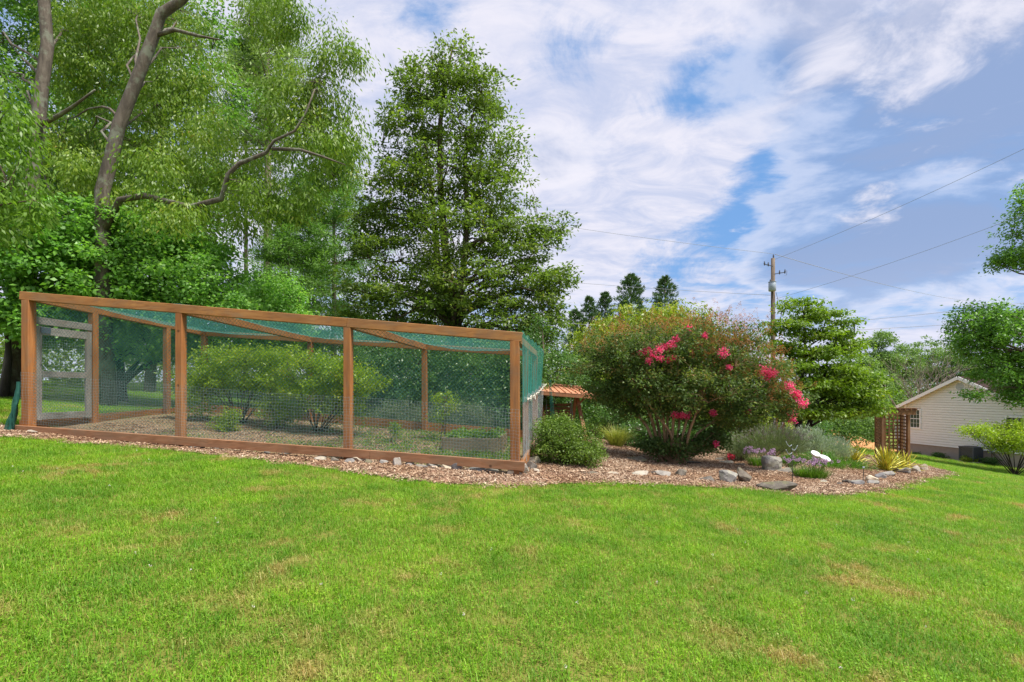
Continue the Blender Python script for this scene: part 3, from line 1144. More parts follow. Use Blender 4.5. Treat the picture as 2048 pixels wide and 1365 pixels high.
def build_enclosure():
    base = cage((XL + XR) / 2, (YF + YB) / 2)
    base.z = gz(base.x, base.y)
    t = thing('garden_enclosure', base, 'long stained timber fruit cage walled and roofed with teal netting', 'enclosure')
    UP = Vector((0, 0, 1))
    xs = [XL, -6.19, -3.39, XR]
    spots = []
    for x in xs:
        spots += [(x, YF, 0.135 if x in (XL, XR) else 0.115), (x, YB, 0.115)]
    spots += [(XL, 8.43, 0.115), (XL, 10.15, 0.11), (XR, 8.95, 0.10)]
    for i, (x, y, w) in enumerate(spots):
        m = MB()
        p = cage(x, y)
        m.beam((p.x, p.y, zbot(x, y) - 0.05), (p.x + random.uniform(-.006, .006), p.y, ztop(x, y) - 0.135), w, w, (SA, CA, 0), 0.006)
        m.build('post', M['wood_post'], t)

    def zfront(x, y):
        return zbot(x, YF) - 0.035 + 0.125 * (x - XL) / (XR - XL)

    def rail(name, a, b, w, h, zoff, mat, zf):
        m = MB()
        pa, pb = cage(*a), cage(*b)
        pa.z, pb.z = zf(*a) + zoff, zf(*b) + zoff
        m.beam(pa, pb, w, h, (0, 0, 1), 0.005)
        return m.build(name, mat, t)
    # top plates: front in two boards, then sides and back
    rail('top_rail', (XL - 0.11, YF), (-3.39, YF), 0.12, 0.135, -0.0675, M['wood_rail'], ztop)
    rail('top_rail', (-3.386, YF), (XR + 0.10, YF), 0.12, 0.137, -0.0675, M['wood_rail'], ztop)
    rail('top_rail', (XL + 0.08, YB), (XR - 0.02, YB), 0.10, 0.125, -0.075, M['wood_rail'], ztop)
    rail('top_rail', (XL, YF + 0.065), (XL, YB), 0.10, 0.125, -0.078, M['wood_side'], ztop)
    rail('top_rail', (XR, YF + 0.065), (XR, YB), 0.10, 0.125, -0.078, M['wood_side'], ztop)
    for x in (-6.19, -3.39):
        rail('rafter', (x, YF + 0.065), (x, YB - 0.055), 0.09, 0.13, -0.079, M['wood_side'], ztop)
    # bottom boards
    rail('bottom_board', (XL - 0.12, YF - 0.095), (-3.0, YF - 0.095), 0.05, 0.130, 0.070, M['wood_low'], zfront)
    rail('bottom_board', (-2.995, YF - 0.095), (XR + 0.145, YF - 0.095), 0.05, 0.133, 0.070, M['wood_low'], zfront)
    rail('bottom_board', (XL, YB + 0.09), (XR, YB + 0.09), 0.05, 0.20, 0.11, M['wood_rail'], zbot)
    rail('bottom_board', (XL - 0.085, YF - 0.06), (XL - 0.085, YB), 0.05, 0.17, 0.10, M['wood_side'], zbot)
    rail('bottom_board', (XR + 0.095, YF - 0.065), (XR + 0.095, YB), 0.05, 0.15, 0.145, M['wood_side'], zbot)

    # nets and wire: sheets stretched on each side
    def wall_net(name, a, b, mat, lo, hi, off, wob=0.012, nu=24, nv=10):
        a_, b_ = np.array(a), np.array(b)
        L = float(np.linalg.norm(b_ - a_))
        nrm = np.array([b_[1] - a_[1], -(b_[0] - a_[0])]) / L
        grid = []
        for j in range(nv + 1):
            row = []
            for i in range(nu + 1):
                q = a_ + (b_ - a_) * i / nu
                z0, z1 = lo(*q), hi(*q)
                fade = math.sin(math.pi * j / nv)
                w = wob * fade * (math.sin(i * 1.7 + j * .6) + math.sin(i * .9 - j * 1.3))
                q2 = q + nrm * (off + w)
                p = cage(q2[0], q2[1])
                p.z = z0 + (z1 - z0) * j / nv
                row.append(p)
            grid.append(row)
        qm = (a_ + b_) / 2
        return uv_sheet(name, grid, L, hi(*qm) - lo(*qm), mat, t)
    zl = lambda x, y: zbot(x, y) + 0.13
    zh = lambda x, y: ztop(x, y) - 0.12
    zm = lambda x, y: zbot(x, y) + 0.98
    # nets hang on the inner side of the front posts, wire on the outside
    for i in range(3):
        wall_net('netting_panel', (xs[i] + .06, YF), (xs[i + 1] - .06, YF), M['net'], zl, zh, -0.02)
    for i in range(3):
        wall_net('netting_panel', (xs[i], YB), (xs[i + 1], YB), M['net'], zl, zh, -0.07)
    wall_net('netting_panel', (XL, 8.5), (XL, YB), M['net'], zl, zh, 0.02)
    wall_net('netting_panel', (XL, YF + .07), (XL, 8.38), M['net'], lambda x, y: 2.46, zh, 0.02)
    wall_net('wire_mesh', (XL - .06, YF), (XR + .07, YF), M['wire'], zl, zm, 0.082, 0.003, 50, 6)
    wall_net('wire_mesh', (XL, YB), (XR, YB), M['wire'], zl, zm, -0.085, 0.004, 50, 6)
    wall_net('wire_mesh', (XL, 8.5), (XL, YB), M['wire'], zl, zm, 0.075, 0.004, 20, 6)

    # right side: net hangs in folds over wire
    def folds(name, mat, lo, hi, off0, amp, y0, y1, out):
        grid = []
        nv, nu = 10, 70
        for j in range(nv + 1):
            row = []
            for i in range(nu + 1):
                y = y0 + (y1 - y0) * i / nu
                tt = j / nv
                a = amp * (0.25 + 0.75 * (1 - tt)) * (math.sin(i * .9) + .6 * math.sin(i * 2.3 + 1))
                p = cage(XR + off0 + a + out * (i / nu) * (0.4 + 0.6 * tt), y)
                p.z = lo(XR, y) + (hi(XR, y) - lo(XR, y)) * tt + 0.02 * math.sin(i * .55)
                row.append(p)
            grid.append(row)
        return uv_sheet(name, grid, y1 - y0, 1.4, mat, t)
    folds('netting_panel', M['net_side'], lambda x, y: zbot(x, y) + 1.04 + 0.05 * (y - YF), lambda x, y: ztop(x, y) + 0.01, 0.10, 0.018, YF - .04, YB + .12, 0.10)
    folds('wire_mesh', M['wire_side'], lambda x, y: zbot(x, y) + 0.14, lambda x, y: zbot(x, y) + 1.12 + 0.05 * (y - YF), 0.105, 0.012, YF + .02, YB, 0.10)
    # pale cord and gathered ties where net meets wire
    m = MB()
    pts = []
    for i in range(40):
        y = YF + 0.25 + (YB - YF - 0.25) * i / 39
        p = cage(XR + 0.16 + 0.10 * i / 39 + 0.012 * math.sin(i * 2.1), y)
        p.z = zbot(XR, y) + 1.08 + 0.05 * (y - YF) + 0.015 * math.sin(i * 1.3)
        pts.append(p)
    m.tube(pts, 0.007, 5)
    for k in range(9):
        c = pts[3 + k]
        d = Vector((random.uniform(-.1, .1), random.uniform(-.15, .15), random.uniform(-.09, .04)))
        m.tube([c, c + d * .5 + Vector((0, 0, .015)), c + d], 0.005, 4)
    m.build('tie_cord', M['rope'], t)

    # roof net, sagging between the rafters
    for i in range(3):
        x0, x1 = xs[i], xs[i + 1]
        grid = []
        for j in range(13):
            row = []
            for k in range(17):
                u, v = k / 16, j / 12
                x = x0 + (x1 - x0) * u
                y = YF - .05 + (YB - YF + .1) * v
                s = math.sin(math.pi * u) ** 0.8 * math.sin(math.pi * (0.06 + v * 0.88))
                p = cage(x, y)
                p.z = ztop(x, y) + 0.006 - (0.20, 0.17, 0.20)[i] * s + 0.008 * math.sin(k * 2.1 + j * 1.4)
                row.append(p)
            grid.append(row)
        uv_sheet('roof_netting', grid, x1 - x0, YB - YF, M['net_roof'], t)

    # spare net gathered at the corners
    def gathered(name, top, bot, spread, n=9, mat='net_dark'):
        grid = []
        for j in range(12):
            v = j / 11
            row = []
            for i in range(n):
                u = i / (n - 1) - .5
                w = spread[0] + (spread[1] - spread[0]) * v ** 2.2
                p = top.lerp(bot, v) + Vector((u * w, 0.05 * math.sin(i * 2.4 + j * .5), 0.02 * math.sin(i * 1.9) * v))
                row.append(p)
            grid.append(row)
        uv_sheet(name, grid, 0.5, 1.2, M[mat], t)
    c = cage(XL - 0.115, YF - 0.05)
    gathered('gathered_net', Vector((c.x, c.y, 1.45)), Vector((c.x - 0.05, c.y - .1, gz(c.x, c.y) + 0.03)), (0.015, 0.15))
    c = cage(XR + 0.33, YB + 0.15)
    gathered('gathered_net', Vector((c.x, c.y, 1.55)), Vector((c.x + 0.06, c.y, gz(c.x, c.y) + 0.5)), (0.06, 0.12), mat='net_side')

    # weathered door in the left side
    def side_board(name, y0, y1, z0, z1, mat, parent, off=0.0, th=0.04):
        m = MB()
        pa, pb = cage(XL + off, y0), cage(XL + off, y1)
        m.beam((pa.x, pa.y, (z0 + z1) / 2), (pb.x, pb.y, (z0 + z1) / 2), th, z1 - z0, (0, 0, 1), 0.004)
        return m.build(name, mat, parent)
    side_board('door_header', YF + .07, 8.37, 2.425, 2.545, M['wood_grey'], t, 0.0, 0.07)
    d0 = cage(XL, YF + .09)
    d0.z = 0.78
    door = bpy.data.objects.new('door', None)
    COL.objects.link(door)
    door.parent = t
    door.location = d0 - base
    door['label'] = 'weathered grey timber screen door'
    ya, yb = YF + .085, 8.355
    side_board('stile', ya, ya + .09, 0.80, 2.395, M['wood_grey_v'], door, 0.02)
    side_board('stile', yb - .10, yb, 0.80, 2.395, M['wood_grey_v'], door, 0.02)
    side_board('door_rail', ya + .091, yb - .101, 2.25, 2.385, M['wood_grey'], door, 0.023)
    side_board('door_rail', ya + .091, yb - .101, 1.53, 1.635, M['wood_grey'], door, 0.023)
    side_board('door_rail', ya + .091, yb - .101, 0.81, 0.925, M['wood_grey'], door, 0.023)
    m = MB()
    pa = cage(XL + .05, ya + .14)
    m.box((pa.x, pa.y, 2.33), (0.012, 0.16, 0.10), -CAGE_ROT)
    m.build('hinge_plate', M['metal_dark'], door)
    grid = []
    for j in range(5):
        row = []
        for i in range(5):
            p = cage(XL - .004, ya + .05 + (yb - ya - .1) * i / 4)
            p.z = 0.86 + (2.3 - 0.86) * j / 4
            row.append(p)
        grid.append(row)
    uv_sheet('door_wire', grid, .9, 1.45, M['wire'], door)
    return t


build_enclosure()


# raised planter inside the enclosure
def build_planter():
    A, B = Vector((-1.27, 9.12)), Vector((-0.26, 9.0))
    ux = (B - A).normalized()
    uy = Vector((-ux.y, ux.x))
    D, H = 1.25, 0.26
    z0 = gz(*((A + B) / 2 + uy * D / 2))
    c = (A + B) / 2 + uy * D / 2
    t = thing('raised_planter', (c.x, c.y, z0), 'low square raised planter of weathered boards inside the netted enclosure', 'planter')
    W = (B - A).length
    zt = z0 + H

    def bd(p, q, inset):
        m = MB()
        m.beam((p.x, p.y, (z0 + zt) / 2 - .03), (q.x, q.y, (z0 + zt) / 2 - .03), 0.04, H + .06, (0, 0, 1), 0.004)
        m.build('board', M['wood_planter'], t)
    bd(A, B, 0)
    bd(A + uy * D, B + uy * D, 0)
    bd(A + uy * .021, A + uy * (D - .021), 1)
    bd(B + uy * .021 - ux * .001, B + uy * (D - .021) - ux * .001, 1)
    m = MB()
    ps = [A + ux * .02 + uy * .02, B - ux * .02 + uy * .02, B - ux * .02 + uy * (D - .02), A + ux * .02 + uy * (D - .02)]
    m.add([(p.x, p.y, zt - .06) for p in ps], [(0, 1, 2, 3)])
    m.build('planter_soil', M['planter_soil'], t)
    # strawberry plants: many small plants that read as one leafy cover
    n = 1500
    u, v = rng.random(n), rng.random(n)
    pos = np.stack([A.x + ux.x * (u * W) + uy.x * (v * D), A.y + ux.y * (u * W) + uy.y * (v * D),
                    zt - .05 + 0.15 * rng.random(n) * (0.6 + .6 * np.sin(u * 9) ** 2)], 1)
    d = rand_unit(n)
    d[:, 2] *= .4
    o = quads_mesh('strawberry_leaves', leaf_verts(pos, d, norm(rng.normal(size=(n, 3)) * .5 + [0, 0, 1]), rng.uniform(.04, .075, n), rng.uniform(.03, .055, n)), 4, rng.random(n), M['lf_weed'])
    tag(o, 'leafy strawberry plants filling the raised planter', 'plants', kind='stuff')


build_planter()


# ------------------------------------------------------------------ trees and shrubs
def E(px, py, rx, ry, Y, dep=None):
    k = Y / F_PX
    c = P(px, py, Y)
    return (c, (rx * k, dep if dep else (rx + ry) * .5 * k, ry * k))


def sample_ells(ells, n, shell=0.45):
    C = np.array([e[0][:] for e in ells])
    Rr = np.array([e[1] for e in ells])
    w = np.prod(Rr, 1) ** (2 / 3)
    k = rng.choice(len(ells), n, p=w / w.sum())
    d = rand_unit(n)
    r = shell + (1 - shell) * rng.random(n) ** 0.7
    lump = 1 + 0.16 * np.sin(d[:, 0] * 7 + k * 1.7) * np.sin(d[:, 2] * 6 + k) + 0.10 * rng.normal(size=n)
    return C[k] + d * Rr[k] * (r * np.clip(lump, .6, 1.3))[:, None]


def cluster_leaves(cl, per, cr, flat, L, W, droop, upb, spread=1.0, chain=0.0, wide_at=0.42):
    """leaf quads round each cluster centre; returns verts, values"""
    n = len(cl) * per
    c = np.repeat(cl, per, 0)
    sz = np.repeat(rng.uniform(0.7, 1.35, len(cl)), per)
    off = rng.normal(size=(n, 3)) * 0.5
    off *= (cr * sz)[:, None] * np.array([1, 1, flat])
    if chain > 0:
        off[:, 2] -= np.abs(rng.normal(size=n)) * chain
    d = norm(off * np.array([1, 1, .3])) * 0.7 + rand_unit(n) * 0.7 * spread
    d[:, 2] -= droop
    nr = norm(rng.normal(size=(n, 3)) * 0.55 + np.array([0, 0, upb]))
    ll = rng.uniform(0.7, 1.25, n) * L
    ww = rng.uniform(0.75, 1.2, n) * W
    v = leaf_verts(c + off, d, nr, ll, ww, wide_at=wide_at)
    val = np.clip(np.repeat(rng.random(len(cl)), per) * 0.55 + rng.random(n) * 0.45, 0, 1)
    return v, val


def bez(a, b, c, k):
    return [a * (1 - t) ** 2 + b * (2 * t * (1 - t)) + c * t * t for t in [i / k for i in range(k + 1)]]


def grow(m, trunks, cl, nl, sides=8, twig=0.010, limb_r=0.5, maxtwig=2.6, lift=0.5, minfrac=0.15, only_twigs=None):
    """trunks -> limbs -> twigs to the leaf clusters"""
    tp, tr = [], []
    for pts, rad in trunks:
        pts = [Vector(p) for p in pts]
        m.tube(pts, rad, sides)
        for i in range(len(pts) - 1):
            for s in range(6):
                f = s / 6
                if (i + f) / (len(pts) - 1) >= minfrac:
                    tp.append(pts[i].lerp(pts[i + 1], f))
                    tr.append(rad[i] * (1 - f) + rad[i + 1] * f)
    T = np.array([p[:] for p in tp])
    samples = list(tp)
    if nl > 0:
        pick = rng.choice(len(cl), min(nl, len(cl)), replace=False)
        for i in pick:
            e = Vector(cl[i])
            hd = np.hypot(T[:, 0] - e.x, T[:, 1] - e.y)
            cost = hd + np.abs(T[:, 2] - (e.z - hd * lift)) * 1.2 + rng.random(len(T)) * (0.5 + hd * .35)
            j = int(np.argmin(cost))
            a = tp[j]
            dist = (e - a).length
            if dist < 0.15:
                continue
            ctl = a.lerp(e, 0.42) + Vector((random.uniform(-.16, .16), random.uniform(-.16, .16), random.uniform(.05, .30))) * dist
            pts = bez(a, ctl, e, 6)
            pts = [pts[0]] + [q + Vector((random.gauss(0, .02), random.gauss(0, .02), random.gauss(0, .02))) * dist for q in pts[1:-1]] + [pts[-1]]
            r0 = min(tr[j] * limb_r, 0.03 + dist * 0.014)
            m.tube(pts, [r0 * (1 - .82 * k / 6) for k in range(7)], 6)
            samples += pts[1:]
    S = np.array([p[:] for p in samples])
    if twig > 0:
        for c in (cl if only_twigs is None else cl[:only_twigs]):
            d = np.linalg.norm(S - c, axis=1) + np.maximum(0, S[:, 2] - c[2]) * .8
            j = int(np.argmin(d))
            a, e = Vector(S[j]), Vector(c)
            L = (e - a).length
            if L < 0.08 or L > maxtwig:
                continue
            mid = a.lerp(e, .5) + Vector((random.uniform(-.08, .08), random.uniform(-.08, .08), .08)) * L
            m.tube([a, mid, e], [twig, twig * .7, twig * .3], 3, False)


def tree(name, label, cat, trunks, ells, ncl, per, cr, L, W, leaf, bark, droop=0.25, flat=0.5, upb=0.8, nl=24, shell=0.45,
         twig=0.010, chain=0.0, group=None, crown='crown', lift=0.5, sides=10, limb_r=0.5, minfrac=0.15, wide_at=0.42, maxtwig=2.6, extra_cl=None):
    base = Vector(trunks[0][0][0])
    t = thing(name, base, label, cat, group)
    cl = sample_ells(ells, ncl, shell)
    if extra_cl is not None:
        cl = np.concatenate([cl, extra_cl])
    m = MB()
    grow(m, trunks, cl, nl, sides, twig, limb_r, maxtwig, lift, minfrac)
    m.build('trunk' if cat == 'tree' else 'stems', M[bark], t, True)
    v, val = cluster_leaves(cl, per, cr, flat, L, W, droop, upb, chain=chain, wide_at=wide_at)
    quads_mesh(crown, v, 4, val, M[leaf], t)
    return t, cl


def tpath(pp, Y, r0, r1):
    """trunk from photo pixels at one depth (Y may be a list)"""
    n = len(pp)
    Ys = Y if hasattr(Y, '__len__') else [Y] * n
    pts = [P(a, b, y) for (a, b), y in zip(pp, Ys)]
    pts[0].z = gz(pts[0].x, pts[0].y) - 0.05
    rad = [r0 + (r1 - r0) * (i / (n - 1)) ** 0.8 for i in range(n)]
    rad[0] *= 1.25
    return pts, rad


# big tree whose bole rises at the left edge
tree('woodland_tree', 'tall lichen-grey tree at far left whose bole leaves the top of the frame', 'tree',
     [tpath([(20, 795), (38, 640), (58, 420), (76, 250), (84, 170), (95, 90), (88, 0), (96, -120), (90, -300)], 12.9, 0.185, 0.11),
      (bez(P(72, 250, 12.9), P(110, 245, 12.6), P(190, 180, 12.2), 6), [.07, .06, .055, .05, .04, .03, .02])],
     [E(30, 60, 110, 150, 15.8, 1.4), E(-60, 200, 120, 160, 15.0, 1.6), E(60, 290, 110, 100, 16, 1.4), E(130, -40, 160, 120, 15.8, 1.4), E(10, 430, 90, 90, 15.6, 1.3), E(160, 420, 90, 70, 16, 1.2)],
     560, 75, 0.45, 0.12, 0.058, 'lf_dark', 'bark_grey', 0.4, 0.6, nl=12, limb_r=.3)

# drooping cherry with the leaning bole and the long crooked right limb
b0 = tpath([(213, 800), (207, 640), (206, 480), (204, 385), (222, 320), (238, 250), (262, 190), (285, 130), (312, 60), (322, 28), (362, 2), (420, -60)], 12.3, 0.185, 0.105)
b0[1][-2:] = [0.10, 0.06]
limb = [P(206, 470, 12.3), P(240, 400, 12.1), P(290, 392, 11.9), P(380, 415, 11.8), P(443, 398, 11.6), P(456, 350, 11.5), P(478, 328, 11.5), P(532, 306, 11.4), P(548, 282, 11.4), P(590, 262, 11.4), P(612, 225, 11.4), P(630, 178, 11.4)]
lr = [0.08, 0.075, 0.07, 0.066, 0.06, 0.054, 0.048, 0.040, 0.032, 0.026, 0.02, 0.012]
tree('drooping_cherry_tree', 'leaning cherry with a crooked long right limb and hanging yellow-green leaves behind the enclosure', 'tree',
     [b0, (limb, lr),
      ([P(318, 70, 12.3), P(350, 60, 12.2), P(395, 72, 12.1), P(440, 80, 12)], [.05, .045, .035, .015]),
      ([P(545, 298, 11.4), P(600, 300, 11.4), P(640, 312, 11.4), P(690, 330, 11.4)], [.04, .035, .025, .012])],
     [E(165, 120, 80, 110, 14.6, 1.0), E(330, 140, 120, 110, 14.2, 1.0), E(340, 270, 130, 100, 13.8, 1.0), E(170, 300, 90, 80, 14.6, 1.0),
      E(430, 320, 100, 80, 13.2, 0.8), E(590, 200, 90, 80, 12.7, 0.8), E(640, 290, 100, 70, 12.5, 0.8), E(400, 420, 170, 50, 12.9, 0.9),
      E(560, 20, 80, 50, 12.8, .8), E(260, 10, 180, 80, 14.3, 1.0), E(678, 120, 48, 55, 12.6, .6), E(555, 390, 110, 45, 12.4, .8), E(270, 400, 120, 50, 13.4, .9), E(650, 200, 70, 60, 12.6, .7), E(350, 420, 75, 28, 11.3, .25), E(300, 330, 60, 40, 11.6, .3), E(150, 330, 50, 40, 12.4, .4)],
     1150, 64, 0.33, 0.122, 0.041, 'lf_cherry', 'bark_grey', 1.25, 0.75, upb=0.35, nl=16, lift=1.0, limb_r=.26, maxtwig=0.8, shell=0.3, chain=0.14, twig=0.008, minfrac=0.38)

tree('background_tree', 'leafy mid-green tree filling the gap behind the leaning cherry', 'tree',
     [tpath([(300, 800), (305, 600), (320, 350), (330, 150), (330, 20)], 19.5, .17, .03)],
     [E(330, 90, 130, 110, 19.5, 1.6), E(290, 270, 160, 110, 19.5, 1.8), E(400, 400, 120, 80, 19.3, 1.5), E(180, 180, 100, 110, 19.8, 1.5), E(160, 400, 120, 100, 19.5, 1.5), E(440, 210, 70, 80, 19.5, 1.2), E(300, 500, 150, 60, 19, 1.4)],
     560, 56, .46, .17, .085, 'lf_dark', 'bark_brown', .35, .5, nl=26, twig=.012)

# bright foliage hanging in at the left edge, nearer
tree('bright_cherry_tree', 'bright lime-leaved tree reaching in from beyond the left edge', 'tree',
     [tpath([(-190, 900), (-180, 700), (-160, 420), (-120, 200), (-80, 60)], 9.0, 0.15, 0.05)],
     [E(-20, 230, 80, 75, 8.8, .8), E(5, 350, 70, 70, 8.6, .7), E(-70, 330, 110, 130, 9.0, .9), E(-30, 440, 70, 45, 8.6, .6), E(-60, 120, 90, 80, 9, .8)],
     130, 70, 0.28, 0.115, 0.042, 'lf_left', 'bark_brown', 1.0, 0.7, upb=.5, nl=18, chain=.12)

# understory maple, dark green, at left
tree('understory_maple', 'dense dark green broad-leaved maple over the left corner of the enclosure', 'tree',
     [tpath([(45, 800), (60, 700), (90, 600), (120, 520), (140, 440)], 13.0, 0.11, 0.04),
      tpath([(8, 800), (18, 720), (14, 650), (30, 560)], 12.6, 0.08, 0.04)],
     [E(90, 540, 130, 90, 12.6, 1.3), E(150, 470, 110, 80, 12.8, 1.2), E(20, 610, 90, 70, 12.4, 1.0), E(200, 600, 110, 70, 12.6, 1.0), E(-20, 500, 90, 80, 12.6, 1.0), E(110, 640, 120, 50, 12.5, .9), E(40, 450, 80, 60, 13.4, .9)],
     460, 60, 0.34, 0.125, 0.095, 'lf_maple', 'bark_dark', 0.35, 0.4, nl=18, lift=.8)

# forked understory tree behind the door bay
tree('forked_understory_tree', 'glossy mid-green tree with a forked dark bole seen through the netting', 'tree',
     [tpath([(243, 815), (242, 760), (240, 705), (225, 640), (215, 560)], 13.6, 0.13, 0.05),
      ([P(241, 715, 13.6), P(270, 690, 13.5), P(300, 640, 13.4), P(330, 560, 13.2)], [.09, .075, .05, .03])],
     [E(300, 530, 110, 90, 13.0, 1.2), E(390, 560, 100, 70, 12.9, 1.1), E(250, 620, 120, 60, 13, 1.1), E(350, 640, 150, 50, 13.0, 1.1), E(460, 610, 80, 50, 12.9, .9), E(270, 460, 90, 60, 13, .9), E(360, 490, 90, 50, 13.2, .9), E(300, 690, 130, 35, 13.2, 1), E(430, 680, 90, 40, 13.4, .9)],
     700, 62, 0.34, 0.10, 0.068, 'lf_dogw', 'bark_dark', 0.35, 0.45, nl=16, lift=1.0, limb_r=.4)

tree('young_round_tree', 'small rounded pale green tree left of the tall conical tree above the enclosure', 'tree',
     [tpath([(545, 810), (545, 740), (540, 660), (535, 600)], 15.5, 0.08, 0.03)],
     [E(545, 590, 60, 55, 15.2, .9), E(505, 610, 60, 50, 15.2, .8), E(580, 630, 45, 45, 15.2, .8), E(540, 660, 85, 50, 15.3, .9)],
     300, 60, 0.30, 0.085, 0.052, 'lf_dogw', 'bark_brown', 0.3, 0.5, nl=16)

# tall conical broad-leaved tree in the middle
oak_tr = [tpath([(912, 800), (910, 700), (905, 600), (888, 480), (880, 360), (880, 250), (892, 160), (905, 95)], 17.0, 0.23, 0.03),
          ([P(908, 690, 17), P(880, 600, 17), P(872, 480, 17), P(862, 380, 17), P(850, 280, 17)], [.14, .12, .10, .08, .03]),
          ([P(912, 680, 17), P(925, 560, 17), P(935, 440, 17), P(930, 320, 17), P(945, 230, 17)], [.13, .12, .09, .07, .03])]
tree('conical_shade_tree', 'tall conical olive-green broadleaf tree standing against the sky behind the enclosure', 'tree', oak_tr,
     [E(908, 128, 52, 38, 17, 1.0), E(850, 170, 65, 45, 17, 1.2), E(950, 190, 70, 50, 17, 1.2), E(895, 240, 110, 55, 17, 1.6), E(810, 270, 65, 55, 17, 1.3),
      E(985, 300, 65, 60, 17, 1.3), E(880, 350, 130, 60, 17, 1.9), E(990, 400, 85, 60, 17, 1.5), E(790, 400, 80, 65, 17, 1.5), E(900, 470, 140, 60, 16.6, 2.1),
      E(1030, 490, 80, 55, 16.8, 1.5), E(780, 520, 95, 70, 16.8, 1.6), E(940, 570, 140, 60, 16.4, 2.0), E(1050, 580, 85, 60, 16.6, 1.5), E(830, 610, 120, 55, 16.4, 1.8),
      E(1000, 650, 110, 45, 16.4, 1.6), E(880, 690, 190, 40, 16.4, 1.8), E(730, 620, 60, 60, 16.8, 1.2), E(1060, 700, 60, 50, 16.6, 1.2), E(1095, 460, 42, 32, 16.8, .9), E(1112, 565, 38, 40, 16.6, .9), E(1100, 645, 42, 36, 16.5, .9), E(735, 470, 50, 50, 17, 1), E(800, 690, 90, 45, 16, 1.2), E(960, 720, 110, 40, 15.8, 1.2)],
     1350, 58, 0.34, 0.145, 0.062, 'lf_oak', 'bark_brown', 0.15, 0.38, nl=85, shell=0.4, lift=0.35)

# conifers to the right of it
tree('dark_holly_tree', 'dark evergreen holly tucked behind the right end of the enclosure', 'tree',
     [tpath([(1090, 850), (1090, 760), (1085, 660)], 14.5, .06, .02)],
     [E(1085, 700, 50, 60, 14.5, .8), E(1110, 760, 50, 50, 14.3, .8), E(1070, 790, 55, 60, 14.4, .8), E(1140, 740, 35, 40, 14.2, .6)],
     170, 62, 0.26, 0.07, 0.04, 'lf_hedge', 'bark_brown', .3, .5, nl=14)


# pines
def pine(label, px, Y, top_py, low_py, wid, trunk_r, leaf, nwh, name='white_pine', tuft=0.26, skip=0.15, lean=0, dens=1.0):
    base = onground(px, Y)
    top = P(px + lean, top_py, Y)
    t = thing(name, base, label, 'tree', 'pines behind the enclosure')
    m = MB()
    pts = [base + Vector((0, 0, -.05)), base.lerp(top, .3), base.lerp(top, .65), top]
    m.tube(pts, [trunk_r * 1.15, trunk_r * .85, trunk_r * .55, .02], 9)
    zl = P(px, low_py, Y).z
    cl = []
    for i in range(nwh):
        f = max(0.0, (i + random.uniform(-.3, .3)) / nwh)
        z = zl + (top.z - zl) * f
        k = (z - base.z) / (top.z - base.z)
        c = base.lerp(top, k)
        nb = random.randint(4, 6)
        a0 = random.uniform(0, 6.28)
        for b in range(nb):
            if random.random() < skip:
                continue
            a = a0 + b * 6.28 / nb + random.uniform(-.3, .3)
            ln = wid * (1 - .82 * f ** 1.2) * random.uniform(.6, 1.15)
            rise = (0.05 + .35 * f) * ln
            e = c + Vector((math.cos(a) * ln, math.sin(a) * ln, rise))
            br = bez(c, c.lerp(e, .5) + Vector((0, 0, -.05 * ln)), e, 5)
            m.tube(br, [.035 * (1 - .8 * q / 5) * (trunk_r / .17) for q in range(6)], 5, False)
            for q in range(2, 6):
                for w in range(3):
                    off = Vector((random.gauss(0, .17), random.gauss(0, .17), random.gauss(0.04, .07))) * (0.5 + ln * .25)
                    cl.append((br[q] + off)[:])
    m.build('trunk', M['bark_pine'], t, True)
    cl = np.array(cl)
    per = int(54 * dens)
    n = len(cl) * per
    c = np.repeat(cl, per, 0)
    off = rng.normal(size=(n, 3)) * np.array([.135, .135, .07]) * (tuft / .26)
    d = norm(off) * .8 + rand_unit(n) * .5 + np.array([0, 0, .35])
    v = leaf_verts(c + off, d, rand_unit(n), rng.uniform(.09, .17, n), np.full(n, .034) * Y / 20, 0, .5)
    val = np.clip(np.repeat(rng.random(len(cl)), per) * .6 + rng.random(n) * .4, 0, 1)
    quads_mesh('crown', v, 4, val, M[leaf], t)


pine('tall pale-needled pine with a bare grey trunk seen left of the conical tree', 536, 23, -40, 300, 2.7, .22, 'lf_pine2', 13, skip=.1)
pine('dense deep green pine just left of the conical tree', 668, 21, 270, 690, 3.0, .12, 'lf_pine', 16, skip=.08)
pine('slim dark pine between the pale-needled pine and the dense deep green one', 618, 24, 330, 700, 2.6, .10, 'lf_pine', 13)
pine('bushy young pine in front of the bare pine trunks', 578, 20, 400, 730, 2.4, .09, 'lf_pine', 12, skip=.08)
pine('leggy pine with thin bare stem at the left of the pine group', 492, 24, 60, 420, 2.3, .11, 'lf_pine', 10)
pine('distant pine farthest left, its grey stem seen through the cherry leaves', 205, 26, -60, 330, 2.8, .17, 'lf_pine', 10)

